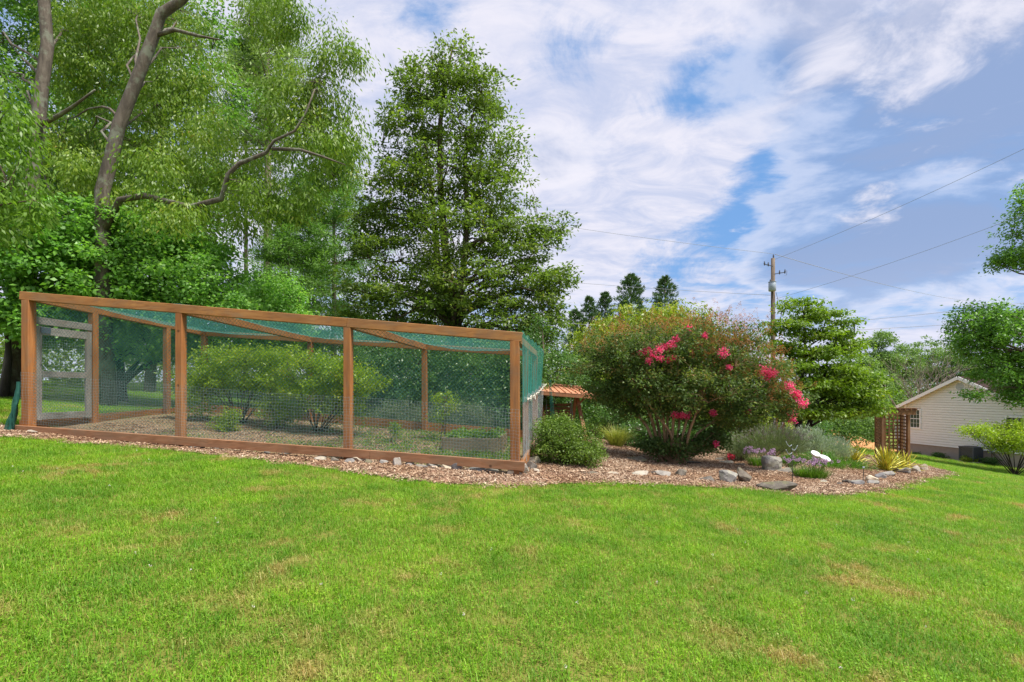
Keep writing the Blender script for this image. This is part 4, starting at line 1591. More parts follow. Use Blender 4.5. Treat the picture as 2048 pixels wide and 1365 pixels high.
# cedars on the skyline
def cedar(label, px, top, low, Y, wid, n):
    base = onground(px, Y)
    tp = P(px, top, Y)
    t = thing('cedar_tree', base, label, 'tree', 'cedars on the skyline')
    m = MB()
    m.tube([base + Vector((0, 0, -.1)), base.lerp(tp, .5), tp], [.16, .09, .02], 7)
    m.build('trunk', M['bark_brown'], t, True)
    n = int(n * 3.2)
    f = rng.random(n) ** 0.9
    zl = base.z + .6
    a = rng.random(n) * 6.28
    tiers = np.floor(f * 11 + rng.random(n) * .6) / 11
    rad = wid * (1 - np.clip(f, 0, 1)) ** .6 * (.3 + .7 * rng.random(n)) * (0.82 + .3 * np.sin(a * 2 + f * 17))
    c = np.stack([base.x + rad * np.cos(a), base.y + rad * np.sin(a), zl + (tp.z - zl) * f + rad * .35], 1)
    per = 26
    N = n * per
    cc = np.repeat(c, per, 0)
    out = np.repeat(np.stack([np.cos(a), np.sin(a), np.full(n, .75)], 1), per, 0)
    tipf = np.repeat(.25 + .75 * (1 - f), per)[:, None]
    off = (rng.normal(size=(N, 3)) * .15 + out * rng.random(N)[:, None] * .45) * tipf
    d = out + rand_unit(N) * .55
    v = leaf_verts(cc + off, d, rand_unit(N), rng.uniform(.10, .22, N), rng.uniform(.035, .06, N), .05, .4)
    quads_mesh('crown', v, 4, np.clip(np.repeat(rng.random(n), per) * .6 + rng.random(N) * .4, 0, 1), M['lf_cedar'], t)


cedar('small cedar at the left end of the skyline cedar group', 1150, 622, 800, 38, 1.6, 150)
cedar('second cedar from the left in the skyline group', 1178, 597, 800, 38, 1.6, 170)
cedar('third skyline cedar, with its tip just below the widest one', 1210, 588, 800, 38.5, 1.7, 180)
cedar('tallest and widest cedar on the skyline', 1262, 552, 800, 39, 2.9, 340)
cedar('cedar at the right end of the skyline group', 1330, 556, 800, 40, 2.6, 280)

# yellow-green tree behind the crape myrtle
tree('yellow_green_tree', 'rounded yellow-green tree rising behind the crape myrtle', 'tree',
     [tpath([(1300, 850), (1298, 780), (1290, 700), (1290, 650)], 16.5, .12, .04)],
     [E(1288, 642, 90, 42, 16.5, 1.2), E(1225, 668, 80, 45, 16.4, 1.1), E(1350, 648, 80, 45, 16.5, 1.2), E(1400, 700, 60, 60, 16.6, 1.1), E(1300, 730, 130, 60, 16.3, 1.4), E(1180, 720, 45, 50, 16.2, .8)],
     330, 60, 0.34, 0.13, 0.05, 'lf_yellow', 'bark_brown', .8, .6, nl=24, chain=.1)


# crape myrtle
def build_myrtle():
    Y = 10.3
    base = G(1345, 928)
    Y = base.y
    ells = [E(1200, 722, 60, 45, Y, .8), E(1240, 700, 75, 50, Y, 1.0), E(1310, 700, 80, 55, Y - .1, 1.2), E(1395, 690, 85, 50, Y, 1.2), E(1470, 700, 75, 55, Y, 1.1),
            E(1530, 755, 60, 50, Y - .1, .9), E(1560, 800, 45, 35, Y - .2, .7), E(1330, 760, 110, 45, Y - .2, 1.1), E(1440, 770, 95, 50, Y - .2, 1.1),
            E(1262, 768, 60, 36, Y - .1, .9), E(1490, 825, 70, 25, Y - .1, .8), E(1300, 803, 85, 28, Y, .8), E(1405, 812, 90, 28, Y, .8), E(1215, 785, 45, 22, Y, .5), E(1270, 822, 42, 18, Y + .2, .5), E(1462, 846, 48, 14, Y, .5), E(1350, 840, 60, 14, Y + .4, .4)]
    trunks = []
    ends = [(1205, 740, .3), (1235, 690, -.2), (1275, 705, .5), (1300, 690, -.5), (1335, 690, .2), (1360, 680, -.4), (1400, 680, .4), (1440, 690, -.2),
            (1480, 720, .3), (1530, 770, -.2), (1545, 800, .2), (1420, 750, -.7), (1260, 760, -.6)]
    for i, (px, py, dy) in enumerate(ends):
        e = P(px, py, Y + dy)
        a = base + Vector(((i - 6) * .035, random.uniform(-.14, .14), -.04))
        k1 = a.lerp(e, .35) + Vector(((a.x - e.x) * .10, 0, .10))
        k2 = a.lerp(e, .68) + Vector(((a.x - e.x) * .03, 0, .08))
        trunks.append(([a, k1, k2, e], [random.uniform(.030, .048), random.uniform(.024, .034), .018, .008]))
    t, cl = tree('crape_myrtle', 'wide multi-stemmed crape myrtle with pink blossom and russet seed heads', 'shrub', trunks, ells, 1020, 62, 0.17, 0.060, 0.036,
                 'lf_myrtle', 'bark_myrtle', .15, .7, upb=.6, nl=60, shell=.3, twig=.006, sides=7, crown='leaves', minfrac=.4)
    # suckers round the foot
    sc = sample_ells([E(1345, 893, 58, 24, Y - .1, .45), E(1300, 895, 25, 18, Y - .1, .3), E(1395, 890, 25, 20, Y - .1, .3), E(1430, 880, 30, 22, Y - .1, .3)], 120, .3)
    v, val = cluster_leaves(sc, 45, .12, .8, .065, .042, .2, .7)
    quads_mesh('sucker_leaves', v, 4, val * .55, M['lf_myrtle'], t)
    m = MB()
    for c in sc[:60]:
        a = base + Vector((random.uniform(-.2, .2), random.uniform(-.12, .12), 0))
        m.tube([a, a.lerp(Vector(c), .6) + Vector((0, 0, -.02)), Vector(c)], [.007, .005, .003], 4, False)
    m.build('suckers', M['bark_myrtle'], t, True)
    # russet seed heads on the outer, upper shoots
    top = []
    for px, py, rx, ry, n in ((1240, 668, 75, 26, 60), (1320, 655, 70, 26, 70), (1400, 648, 85, 28, 110), (1480, 672, 70, 45, 190), (1540, 740, 45, 45, 130), (1568, 790, 36, 30, 70), (1290, 715, 55, 26, 30),
                              (1430, 705, 85, 30, 110), (1190, 695, 45, 25, 24), (1470, 755, 60, 25, 40), (1440, 800, 50, 12, 10)):
        for i in range(n):
            top.append(P(px + random.gauss(0, rx * .5), py + random.gauss(0, ry * .45), Y - random.uniform(.15, .9))[:])
    top = np.array(top)
    per = 40
    N = len(top) * per
    h = rng.random(N)
    rad = .055 * (1 - h * .75)
    a = rng.random(N) * 6.28
    tilt = np.repeat(rng.normal(size=(len(top), 3)) * .35 + np.array([0, 0, 1]), per, 0)
    pos = np.repeat(top, per, 0) + norm(tilt) * (h * .16)[:, None] + np.stack([np.cos(a) * rad, np.sin(a) * rad, np.zeros(N)], 1)
    v = leaf_verts(pos, rand_unit(N), rand_unit(N), rng.uniform(.011, .020, N), rng.uniform(.009, .015, N), .1, .5)
    o = quads_mesh('seed_heads', v, 4, np.clip(np.repeat(rng.random(len(top)), per) * .7 + rng.random(N) * .3, 0, 1), M['lf_seed'], t)
    o['kind'] = 'stuff'
    # open pink flower heads, each its own part
    fl = [(1283, 707, 10), (1295, 702, 11), (1307, 712, 10), (1318, 700, 12), (1330, 694, 12), (1343, 690, 12), (1322, 718, 9), (1352, 678, 9), (1297, 722, 9), (1338, 720, 9), (1346, 715, 8),
          (1447, 706, 13), (1458, 735, 7), (1530, 740, 14), (1538, 752, 14), (1545, 745, 12), (1580, 773, 13), (1592, 786, 12), (1597, 798, 12), (1606, 807, 13), (1582, 827, 12), (1584, 841, 12), (1590, 790, 10),
          (1348, 830, 9), (1365, 830, 9), (1374, 832, 10), (1426, 826, 10), (1496, 824, 8), (1432, 888, 8), (1355, 832, 8), (1410, 672, 8), (1378, 656, 8)]
    for px, py, r in fl:
        low = py > 815
        cv = P(px, py, Y - (random.uniform(.25, .45) if low else random.uniform(.75, 1.05)))
        c = np.array(cv[:])
        R_ = r * .84 * Y / F_PX
        n = 120
        pos = c + rand_unit(n) * (R_ * rng.random(n) ** .6)[:, None] * np.array([1, 1, .95])
        v = leaf_verts(pos, rand_unit(n), rand_unit(n), rng.uniform(.022, .042, n), rng.uniform(.020, .036, n), .25, .6)
        nb = 14
        v = np.concatenate([v, leaf_verts(np.repeat(c[None], nb, 0), rand_unit(nb), rand_unit(nb), np.full(nb, R_ * .95), np.full(nb, .012))])
        fh = quads_mesh('flower_head', v, 4, rng.random(n + nb), M['lf_pink'], t)
        k = int(np.argmin(np.linalg.norm(cl - c - np.array([0, .25, -.12]), axis=1)))
        m = MB()
        e = Vector(cl[k])
        m.tube([e, e.lerp(cv, .5) + Vector((0, 0, .03)), cv], [.005, .004, .003], 4, False)
        st = m.build('flower_stalk', M['bark_myrtle'], t)


build_myrtle()

# tiered dogwood
tree('tiered_dogwood', 'light green dogwood with tiered horizontal branches right of the crape myrtle', 'tree',
     [tpath([(1607, 900), (1606, 870), (1598, 845), (1600, 790), (1610, 700), (1608, 620)], 16.5, .12, .025),
      ([P(1607, 880, 16.5), P(1620, 845, 16.5), P(1640, 790, 16.4), P(1660, 700, 16.4)], [.10, .08, .055, .02]),
      ([P(1605, 880, 16.5), P(1590, 840, 16.5), P(1570, 790, 16.4), P(1560, 700, 16.4)], [.09, .07, .05, .02])],
     [E(1595, 610, 38, 14, 16.5, .8), E(1635, 630, 50, 14, 16.5, 1.0), E(1570, 655, 55, 14, 16.5, 1.0), E(1650, 668, 62, 15, 16.5, 1.2), E(1675, 645, 30, 12, 16.4, .7), E(1560, 690, 50, 16, 16.4, 1.0),
      E(1630, 705, 80, 14, 16.4, 1.3), E(1690, 690, 35, 13, 16.4, .8), E(1580, 735, 65, 18, 16.4, 1.1), E(1680, 740, 70, 18, 16.2, 1.2), E(1620, 770, 80, 18, 16.2, 1.3), E(1700, 785, 60, 18, 16.0, 1.1),
      E(1610, 822, 45, 16, 16.0, .9), E(1665, 825, 60, 16, 16.0, 1.0), E(1730, 815, 35, 16, 15.8, .8), E(1560, 780, 50, 18, 16.2, 1), E(1720, 760, 35, 14, 16, .8)],
     620, 48, 0.27, 0.105, 0.064, 'lf_tier', 'bark_dark', .55, .32, upb=1.0, nl=60, shell=.2, lift=.3)


def shrub(name, label, px, py_base, Y, ells, ncl, per, cr, L, W, leaf, bark='bark_brown', group=None, droop=.1, flat=.8, upb=.6, nstem=9, stem_r=.012, shell=.35, cat='shrub', wide_at=.42, twig=.005):
    base = onground(px, Y)
    tops = sample_ells(ells, nstem, .2)
    tr = []
    for c in tops:
        a = base + Vector((random.uniform(-.06, .06), random.uniform(-.06, .06), -.02))
        c = Vector(c)
        tr.append(([a, a.lerp(c, .5) + Vector((0, 0, .04)), c], [stem_r, stem_r * .7, stem_r * .3]))
    return tree(name, label, cat, tr, ells, ncl, per, cr, L, W, leaf, bark, droop, flat, upb, nl=0, shell=shell, twig=twig, group=group, crown='leaves', sides=6, minfrac=.3, wide_at=wide_at, maxtwig=1.2)


bs = G(1135, 930)
shrub('clipped_shrub', 'dense small-leaved green shrub at the right corner of the enclosure', 1135, 930, bs.y,
      [E(1132, 889, 64, 43, bs.y, .65), E(1108, 868, 44, 36, bs.y, .5), E(1172, 903, 40, 28, bs.y, .45), E(1090, 900, 32, 32, bs.y - .1, .4), E(1128, 860, 36, 18, bs.y + .1, .4)],
      420, 60, .12, .035, .022, 'lf_box', nstem=14)
# shrubs inside the enclosure
shrub('blueberry_bush', 'broad blueberry bush in the middle of the enclosure left of the third front post', 635, 864, 10.2,
      [E(620, 720, 55, 26, 10.2, .7), E(680, 745, 55, 30, 10.1, .6), E(735, 770, 42, 18, 10.0, .5), E(600, 760, 70, 35, 10.2, .7), E(650, 790, 70, 40, 10.2, .6), E(690, 810, 40, 35, 10.2, .5)],
      300, 50, .15, .062, .032, 'lf_blue', nstem=22, stem_r=.012, twig=.004)
shrub('blueberry_bush', 'leggy blueberry bush behind the second front post of the enclosure', 480, 845, 10.6,
      [E(450, 720, 55, 26, 10.6, .6), E(530, 715, 60, 26, 10.6, .7), E(480, 755, 80, 30, 10.6, .7), E(410, 760, 45, 26, 10.5, .5), E(550, 770, 55, 30, 10.6, .6), E(400, 800, 30, 30, 10.5, .4)],
      300, 50, .15, .062, .032, 'lf_blue', nstem=20, stem_r=.012, twig=.004)
shrub('young_blueberry', 'small green bush low on the soil just right of the second front post', 445, 868, 9.6,
      [E(447, 848, 26, 16, 9.6, .28), E(462, 830, 14, 12, 9.6, .2)], 55, 40, .08, .045, .024, 'lf_blue', nstem=7, stem_r=.007)
shrub('young_blueberry', 'low spreading leafy bush between the two large blueberry bushes', 560, 848, 10.3,
      [E(560, 832, 40, 16, 10.3, .4), E(540, 812, 28, 14, 10.3, .3), E(590, 820, 24, 16, 10.3, .3)], 80, 40, .1, .055, .03, 'lf_blue', nstem=9, stem_r=.007)
shrub('sapling', 'slender young sapling near the back of the enclosure beside the planter', 886, 872, 10.2,
      [E(885, 795, 22, 14, 10.2, .25), E(895, 815, 24, 16, 10.2, .25), E(878, 835, 16, 18, 10.2, .2)], 26, 34, .10, .06, .024, 'lf_blue', nstem=3, stem_r=.011)
shrub('young_plant', 'small upright leafy plant on the soil left of the planter', 785, 880, 9.7,
      [E(785, 858, 13, 16, 9.7, .16)], 12, 34, .08, .05, .02, 'lf_weed', nstem=3, stem_r=.006)

# dark evergreen shrubs behind the enclosure
for px, py, rx, ry, Y, lab in ((735, 775, 75, 85, 14.2, 'dark evergreen shrub behind the enclosure, left end of the row'),
                               (835, 765, 80, 95, 14.0, 'dark evergreen shrub behind the enclosure, second from the left of the row'),
                               (940, 770, 80, 95, 13.8, 'dark evergreen shrub behind the enclosure, third from the left of the row'),
                               (1028, 775, 60, 90, 13.6, 'dark evergreen shrub behind the right end of the enclosure')):
    shrub('evergreen_shrub', lab, px, 0, Y, [E(px, py, rx, ry, Y, .9), E(px - 25, py + 45, rx * .8, ry * .6, Y - .2, .8)], 380, 56, .22, .085, .042, 'lf_hedge', group='evergreen shrubs behind the enclosure', droop=.35, nstem=8)
for px, Y, lab in ((800, 12.6, 'greyish low shrub against the back netting, left one'), (930, 12.4, 'greyish low shrub against the back netting, right one')):
    shrub('grey_green_shrub', lab, px, 0, Y, [E(px, 835, 65, 32, Y, .35)], 140, 46, .14, .06, .014, 'lf_lav', group='grey shrubs at the back netting', droop=-.2, nstem=8)

# beyond the swing
shrub('juniper', 'dark spreading juniper under and behind the garden swing', 1180, 0, 15.8, [E(1130, 810, 50, 35, 15.8, .9), E(1200, 835, 60, 35, 15.6, .9), E(1250, 850, 45, 30, 15.4, .8), E(1170, 780, 60, 30, 16, .8)],
      330, 46, .22, .10, .03, 'lf_hedge', droop=-.1, nstem=8)
shrub('leafy_bush', 'light olive bush between the garden swing and the crape myrtle', 1225, 0, 17.5, [E(1230, 800, 50, 35, 17.5, .9), E(1200, 770, 40, 30, 17.5, .8)], 110, 46, .25, .09, .04, 'lf_box', nstem=6)
shrub('leafy_bush', 'yellowish bush behind the lavender, left of the dogwood bole', 1470, 0, 19, [E(1440, 850, 60, 30, 19, 1.0), E(1500, 840, 60, 34, 19, 1.0), E(1545, 855, 45, 26, 19, .9), E(1400, 860, 45, 25, 18.5, .8)], 260, 46, .25, .09, .045, 'lf_yellow', nstem=7)
shrub('leafy_bush', 'dark bush low beneath the crape myrtle on its right', 1410, 0, 14.5, [E(1400, 875, 70, 30, 13.6, .7), E(1340, 862, 80, 42, 13.6, .7), E(1280, 872, 45, 28, 13.8, .6)], 280, 46, .18, .07, .035, 'lf_hedge', nstem=6)
shrub('leafy_bush', 'dark blue-green bush immediately left of the lattice arbor', 1720, 0, 25, [E(1725, 845, 45, 40, 25, 1.3), E(1690, 860, 35, 28, 25, 1.1), E(1660, 850, 30, 40, 26, 1), E(1745, 800, 35, 30, 26, 1.1)], 270, 46, .32, .11, .06, 'lf_far', nstem=6)
shrub('leafy_bush', 'dark bush seen just right of the dogwood bole', 1640, 0, 22, [E(1635, 870, 22, 30, 22, .7)], 60, 46, .25, .1, .05, 'lf_hedge', nstem=4)

# right-hand side trees
tree('overhanging_oak', 'dark oak overhanging the house roof from beyond the right edge', 'tree',
     [tpath([(2240, 960), (2235, 800), (2220, 600), (2200, 420), (2190, 300)], 26, .38, .10)],
     [E(1965, 645, 50, 42, 26, 2), E(2020, 680, 75, 60, 26, 2.2), E(1952, 690, 35, 40, 26, 1.2), E(2000, 752, 45, 22, 25.5, 1.3), E(2080, 645, 55, 36, 26, 1.6), E(2080, 740, 70, 60, 26, 2), E(2035, 510, 42, 30, 26, 1.2), E(2060, 430, 40, 50, 26, 1.3),
      E(2012, 522, 28, 12, 26, .7), E(2150, 480, 70, 45, 26, 1.6), E(2150, 370, 70, 60, 26, 1.8), E(2045, 790, 50, 22, 25.5, 1.2), E(1955, 790, 22, 8, 25.4, .6)],
     860, 52, .42, .16, .085, 'lf_dark', 'bark_brown', .25, .5, nl=60, twig=.014, maxtwig=3.5)
sb = G(2030, 934)
shrub('multi_stem_tree', 'small multi-stemmed tree with spreading crown in front of the cream house', 2030, 934, 24.5,
      [E(2000, 870, 50, 20, 24.5, .9), E(1955, 862, 35, 12, 24.3, .6), E(2050, 865, 55, 25, 24.5, 1), E(2020, 890, 45, 15, 24.5, .8), E(2090, 880, 50, 25, 24.5, .9)],
      300, 50, .28, .10, .05, 'lf_blue', 'bark_dark', nstem=16, stem_r=.022, cat='tree', twig=.010)

FAR = [(1700, 700, 45, 50, 'far_woodland_tree', 'distant round tree just right of the dogwood crown'),
       (1762, 664, 32, 58, 'far_woodland_tree', 'tallest round-headed distant tree left of the house gable'),
       (1800, 690, 45, 62, 'far_woodland_tree', 'pale distant tree behind the bare brown tree'),
       (1855, 678, 45, 66, 'far_woodland_tree', 'far tree straight above the house gable'),
       (1905, 690, 40, 60, 'far_woodland_tree', 'far tree half hidden by the overhanging oak'),
       (1745, 745, 45, 44, 'far_woodland_tree', 'mid-distance tree behind the lattice arbor'),
       (1665, 735, 45, 46, 'far_woodland_tree', 'mid-distance tree showing through the dogwood crown'),
       (1450, 700, 60, 48, 'far_woodland_tree', 'distant tree between crape myrtle and dogwood'),
       (1990, 700, 60, 58, 'far_woodland_tree', 'far tree behind the house roof at the right')]
for px, top, hw, Y, nm, lab in FAR:
    base = onground(px, Y)
    tz = P(px, top, Y)
    k = Y / F_PX
    zm = base.z
    H = tz.z - zm
    py_mid = top + (HOR + (EYE - zm) / k - top) * .42
    py_base = HOR + (EYE - zm) / k
    ell = [E(px, top + hw * .55, hw * .7, hw * .55, Y, 1.8), E(px - hw * .45, (top + py_mid) / 2 + 10, hw * .7, hw * .6, Y, 1.8), E(px + hw * .45, (top + py_mid) / 2 + 5, hw * .7, hw * .6, Y, 1.8),
           E(px, py_mid + 20, hw, (py_base - py_mid) * .6, Y, 2.0)]
    tree(nm, lab, 'tree', [([base, base + Vector((.1, 0, H * .4)), base + Vector((0, 0, H * .8))], [.22, .16, .05])], ell, 260, 46, .55, .25, .14, 'lf_far', 'bark_brown', .3, .5, nl=12, twig=0, group='distant woodland trees')


def bare_tree():
    base = onground(1832, 41)
    t = thing('bare_tree', base, 'leafless brown-branched tree left of the house gable', 'tree')
    m = MB()

    def br(a, d, L, r, lv):
        e = a + d * L
        mid = a.lerp(e, .5) + Vector((random.uniform(-.1, .1), 0, random.uniform(-.05, .1))) * L
        m.tube([a, mid, e], [r, r * .8, r * .55], 5, False)
        if lv == 0:
            return
        for i in range(random.randint(2, 3)):
            dd = (d + Vector((random.uniform(-.75, .75), random.uniform(-.6, .6), random.uniform(-.15, .55)))).normalized()
            br(e if i else a.lerp(e, .7), dd, L * random.uniform(.62, .85), r * .55, lv - 1)
    for a in (-.5, -.15, .25, .55):
        br(base, Vector((a, random.uniform(-.2, .2), 1)).normalized(), 3.1, .14, 5)
    m.build('trunk', M['bark_bare'], t)


bare_tree()

# woodland undergrowth closing the view behind the left trees
def undergrowth():
    n = 1700
    x = rng.uniform(-34, 9, n)
    y = rng.uniform(19, 30, n) + np.clip(-x - 20, 0, 20) * .1
    h = rng.random(n) ** 1.1 * (1.9 + 1.4 * np.sin(x * .55) ** 2 + .8 * np.sin(x * 1.3 + 1) + 1.8 * np.exp(-((x + 5) / 8) ** 2))
    c = np.stack([x, y, g(x, y) + .1 + h], 1)
    v, val = cluster_leaves(c, 36, .55, .7, .17, .085, .25, .7)
    o = quads_mesh('woodland_undergrowth', v, 4, val, M['lf_under'])
    tag(o, 'mixed green undergrowth under the trees behind the enclosure', 'undergrowth', kind='stuff')
    n = 420
    x = rng.uniform(4, 30, n)
    y = rng.uniform(46, 60, n)
    h = rng.random(n) * 5.0
    c = np.stack([x, y, g(x, y) + .2 + h], 1)
    v, val = cluster_leaves(c, 42, .9, .7, .26, .14, .25, .7)
    o = quads_mesh('far_woodland', v, 4, val, M['lf_far'])
    tag(o, 'far mass of woods along the skyline behind the garden bed', 'woods', kind='stuff')
    n = 520
    x = rng.uniform(28, 90, n)
    y = rng.uniform(62, 80, n)
    h = rng.random(n) * 9.0
    c = np.stack([x, y, g(x, y) + .2 + h], 1)
    v, val = cluster_leaves(c, 42, 1.1, .7, .30, .16, .25, .7)
    o = quads_mesh('far_woodland', v, 4, val, M['lf_far'])
    tag(o, 'far wooded ridge behind the cream house', 'woods', kind='stuff')


undergrowth()


# white clover heads dotted over the near lawn
def clover():
    n = 45
    y = rng.uniform(2.2, 9, n)
    x = rng.uniform(-1.05, 1.05, n) * y
    c = np.stack([x, y], 1)
    c = c[~in_poly(c, mulch_poly) & ~in_poly(c, cage_poly)]
    pos = np.column_stack([c, g(c[:, 0], c[:, 1]) + .05])
    q = np.repeat(pos, 9, 0) + rand_unit(len(pos) * 9) * .007
    m = len(q)
    o = quads_mesh('clover_heads', leaf_verts(q, rand_unit(m), rand_unit(m), np.full(m, .007), np.full(m, .006)), 4, rng.random(m), M['lf_clover'])
    tag(o, 'tiny white clover heads dotted over the near lawn', 'clover', kind='stuff')


clover()


# low weeds on the enclosure soil
def weeds():
    n = 5200
    u, v = rng.random(n), rng.random(n)
    xp = XL + .3 + (XR - XL - .5) * u ** .55
    yp = YF + .12 + (YB - YF - .3) * v
    keep = rng.random(n) < np.clip((xp + 6.2) / 5, .06, 1) * (.35 + .65 * (np.sin(xp * 2.3 + yp * 1.1) * np.sin(yp * 2.9) > -.1))
    xp, yp = xp[keep], yp[keep]
    px_ = xp * CA + yp * SA
    py_ = -xp * SA + yp * CA
    ok = ~((px_ > -1.3) & (px_ < -.1) & (py_ > 9.0) & (py_ < 10.3))
    px_, py_ = px_[ok], py_[ok]
    n = len(px_)
    c = np.stack([px_, py_, g(px_, py_) + .02 + .07 * rng.random(n) ** 2], 1)
    vv, val = cluster_leaves(c, 7, .06, .4, .045, .02, -.1, .9)
    o = quads_mesh('enclosure_weeds', vv, 4, val, M['lf_weed'])
    tag(o, 'low green weeds spread over the enclosure soil', 'weeds', kind='stuff')


weeds()


# ------------------------------------------------------------------ bed plants
def blade_tuft(name, label, cat, base, n, rad, L, W, lean, bend, leaf, group=None, spread=None):
    t = thing(name, base, label, cat, group)
    r = rad * np.sqrt(rng.random(n))
    a = rng.random(n) * 2 * np.pi
    sx, sy = spread or (1, 1)
    pos = np.stack([base.x + r * np.cos(a) * sx, base.y + r * np.sin(a) * sy, np.zeros(n)], 1)
    pos[:, 2] = g(pos[:, 0], pos[:, 1])
    ang = a + rng.normal(size=n) * .6
    ln = lean[0] + (lean[1] - lean[0]) * np.clip(r / rad * .7 + .3 * rng.random(n), 0, 1)
    v = blade_verts(pos, ang, rng.uniform(.65, 1.1, n) * L, np.full(n, W), ln, rng.uniform(bend[0], bend[1], n))
    quads_mesh('blades', v, 4, np.repeat(rng.random(n), 2), M[leaf], t)
    return t, pos, ang, ln


b = G(1235, 885)
blade_tuft('fountain_grass', 'golden fountain grass clump between the round shrub and the crape myrtle', 'grass clump', onground(1232, 13.2), 520, .14, .75, .009, (.05, .8), (.2, .9), 'lf_ogras')


def chives(label, px, py, wpx, n, nf):
    base = G(px, py)
    k = base.y / F_PX
    t, pos, ang, ln = blade_tuft('chive_clump', label, 'flower clump', base, n, wpx * k * .42, .30, .007, (.05, .75), (.1, .7), 'lf_chive', 'mauve flowering clumps in the bed', (1.15, .7))
    m = MB()
    idx = rng.choice(len(pos), nf, replace=False)
    for i in idx:
        a = Vector(pos[i])
        d = Vector((math.cos(ang[i]) * math.sin(ln[i] * .7), math.sin(ang[i]) * math.sin(ln[i] * .7), math.cos(ln[i] * .7)))
        e = a + d * random.uniform(.33, .44)
        m.tube([a, a.lerp(e, .5), e], .003, 4, False)
        q = 34
        pp = np.array(e[:]) + rand_unit(q) * .026
        quads_mesh('flower_head', leaf_verts(pp, rand_unit(q), rand_unit(q), np.full(q, .018), np.full(q, .014)), 4, rng.random(q), M['lf_chfl'], t)
    m.build('flower_stalks', M['lf_chive'], t)


# leaf materials read the attribute "v"; plain tubes fall back to its zero value
chives('mauve-flowered chive clump behind the round grey boulder', 1522, 934, 42, 420, 34)
chives('larger mauve-flowered chive clump in front of the white ornament', 1622, 958, 62, 700, 38)


def spike_mound(name, label, px, Y, ells, n, L, W, leaf, flower=None, cat='plant'):
    base = onground(px, Y)
    t = thing(name, base, label, cat)
    c = sample_ells(ells, n, .35)
    out = norm(c - np.array(base[:]) + np.array([0, 0, .05]))
    per = 9
    cc = np.repeat(c, per, 0)
    oo = np.repeat(out, per, 0)
    N = len(cc)
    v = leaf_verts(cc + rng.normal(size=(N, 3)) * .03, oo + rand_unit(N) * .45 + [0, 0, .25], rand_unit(N), rng.uniform(.6, 1.2, N) * L, np.full(N, W), .05, .5)
    quads_mesh('leaves', v, 4, rng.random(N), M[leaf], t)
    if flower:
        pick = c[rng.random(len(c)) < .5]
        pick = pick[pick[:, 2] > np.percentile(c[:, 2], 45)]
        oo = norm(pick - np.array(base[:]) + np.array([0, 0, .3]))
        s = np.repeat(pick + oo * .12, 5, 0)
        o5 = np.repeat(oo, 5, 0)
        N = len(s)
        v = leaf_verts(s + o5 * (rng.random(N) * .10)[:, None] + rng.normal(size=(N, 3)) * .006, o5 + rand_unit(N) * .25, rand_unit(N), rng.uniform(.03, .07, N), np.full(N, .012), .05, .5)
        quads_mesh('flower_spikes', v, 4, rng.random(N), M[flower], t)
    m = MB()
    for q in c[:40]:
        a = base + Vector((random.uniform(-.1, .1), random.uniform(-.1, .1), -.02))
        m.tube([a, a.lerp(Vector(q), .5) + Vector((0, 0, .03)), Vector(q)], [.006, .004, .002], 4, False)
    m.build('stems', M['bark_brown'], t)


lavY = 12.4
spike_mound('lavender_mound', 'big faded lavender mound in the middle of the garden bed', 1535, lavY, [E(1540, 880, 62, 26, lavY, .7), E(1500, 888, 45, 22, lavY - .2, .6), E(1575, 888, 40, 22, lavY, .6), E(1540, 895, 75, 20, lavY - .2, .6)],
            1500, .11, .008, 'lf_lav', 'lf_lavfl')
spike_mound('silver_mound', 'silvery grey leafy mound right of the lavender', 1650, 13.6, [E(1650, 895, 52, 20, 13.6, .6), E(1615, 880, 28, 22, 13.8, .5), E(1672, 908, 22, 12, 13.3, .3), E(1632, 870, 10, 12, 13.8, .2)],
            1150, .085, .012, 'lf_silver')
spike_mound('green_mat', 'bright green mat of fine leaves below the silver mound', 1690, 12.2, [E(1690, 932, 50, 12, 12.2, .45), E(1660, 940, 40, 10, 11.9, .35), E(1640, 915, 35, 10, 12.6, .3)],
            900, .08, .009, 'lf_mat')
spike_mound('low_green_plant', 'small low green plant between the boulder and the chive clumps', 1580, 11.4, [E(1582, 922, 24, 10, 11.4, .22)], 200, .07, .008, 'lf_mat')
spike_mound('low_green_plant', 'pale green low plant left of the lavender foot', 1482, 11.9, [E(1480, 905, 26, 14, 11.9, .25)], 220, .09, .009, 'lf_lav')


def yucca(label, px, py, n, L, group):
    base = G(px, py)
    t = thing('yucca', base, label, 'yucca', group)
    # shared blade, tapering, slightly folded, UV across
    me = bpy.data.meshes.new('yucca_leaf')
    k = 5
    vs, fs, uv = [], [], []
    for i in range(k + 1):
        f = i / k
        w = .026 * (math.sin(math.pi * (f * .93 + .05)) ** .6 if f < 1 else .02)
        z = f * f * -.10
        for s in (-1, 0, 1):
            vs.append((f, s * w, z + abs(s) * w * .5))
    for i in range(k):
        for s in range(2):
            a = i * 3 + s
            fs.append((a, a + 3, a + 4, a + 1))
            uv += [(s * .5, i / k), (s * .5, (i + 1) / k), (s * .5 + .5, (i + 1) / k), (s * .5 + .5, i / k)]
    me.from_pydata(vs, [], fs)
    me.uv_layers.new(name='UVMap').data.foreach_set('uv', np.array(uv, np.float32).ravel())
    me.materials.append(M['yucca'])
    for i in range(n):
        o = link('leaf', me, t)
        el = R(6 + 80 * random.random() ** .75)
        o.location = (random.gauss(0, .05), random.gauss(0, .05), .02)
        o.rotation_euler = (random.uniform(-.5, .5), -el, random.uniform(0, 6.283))
        s = L * random.uniform(.72, 1.1)
        o.scale = (s, s * 1.1, s)


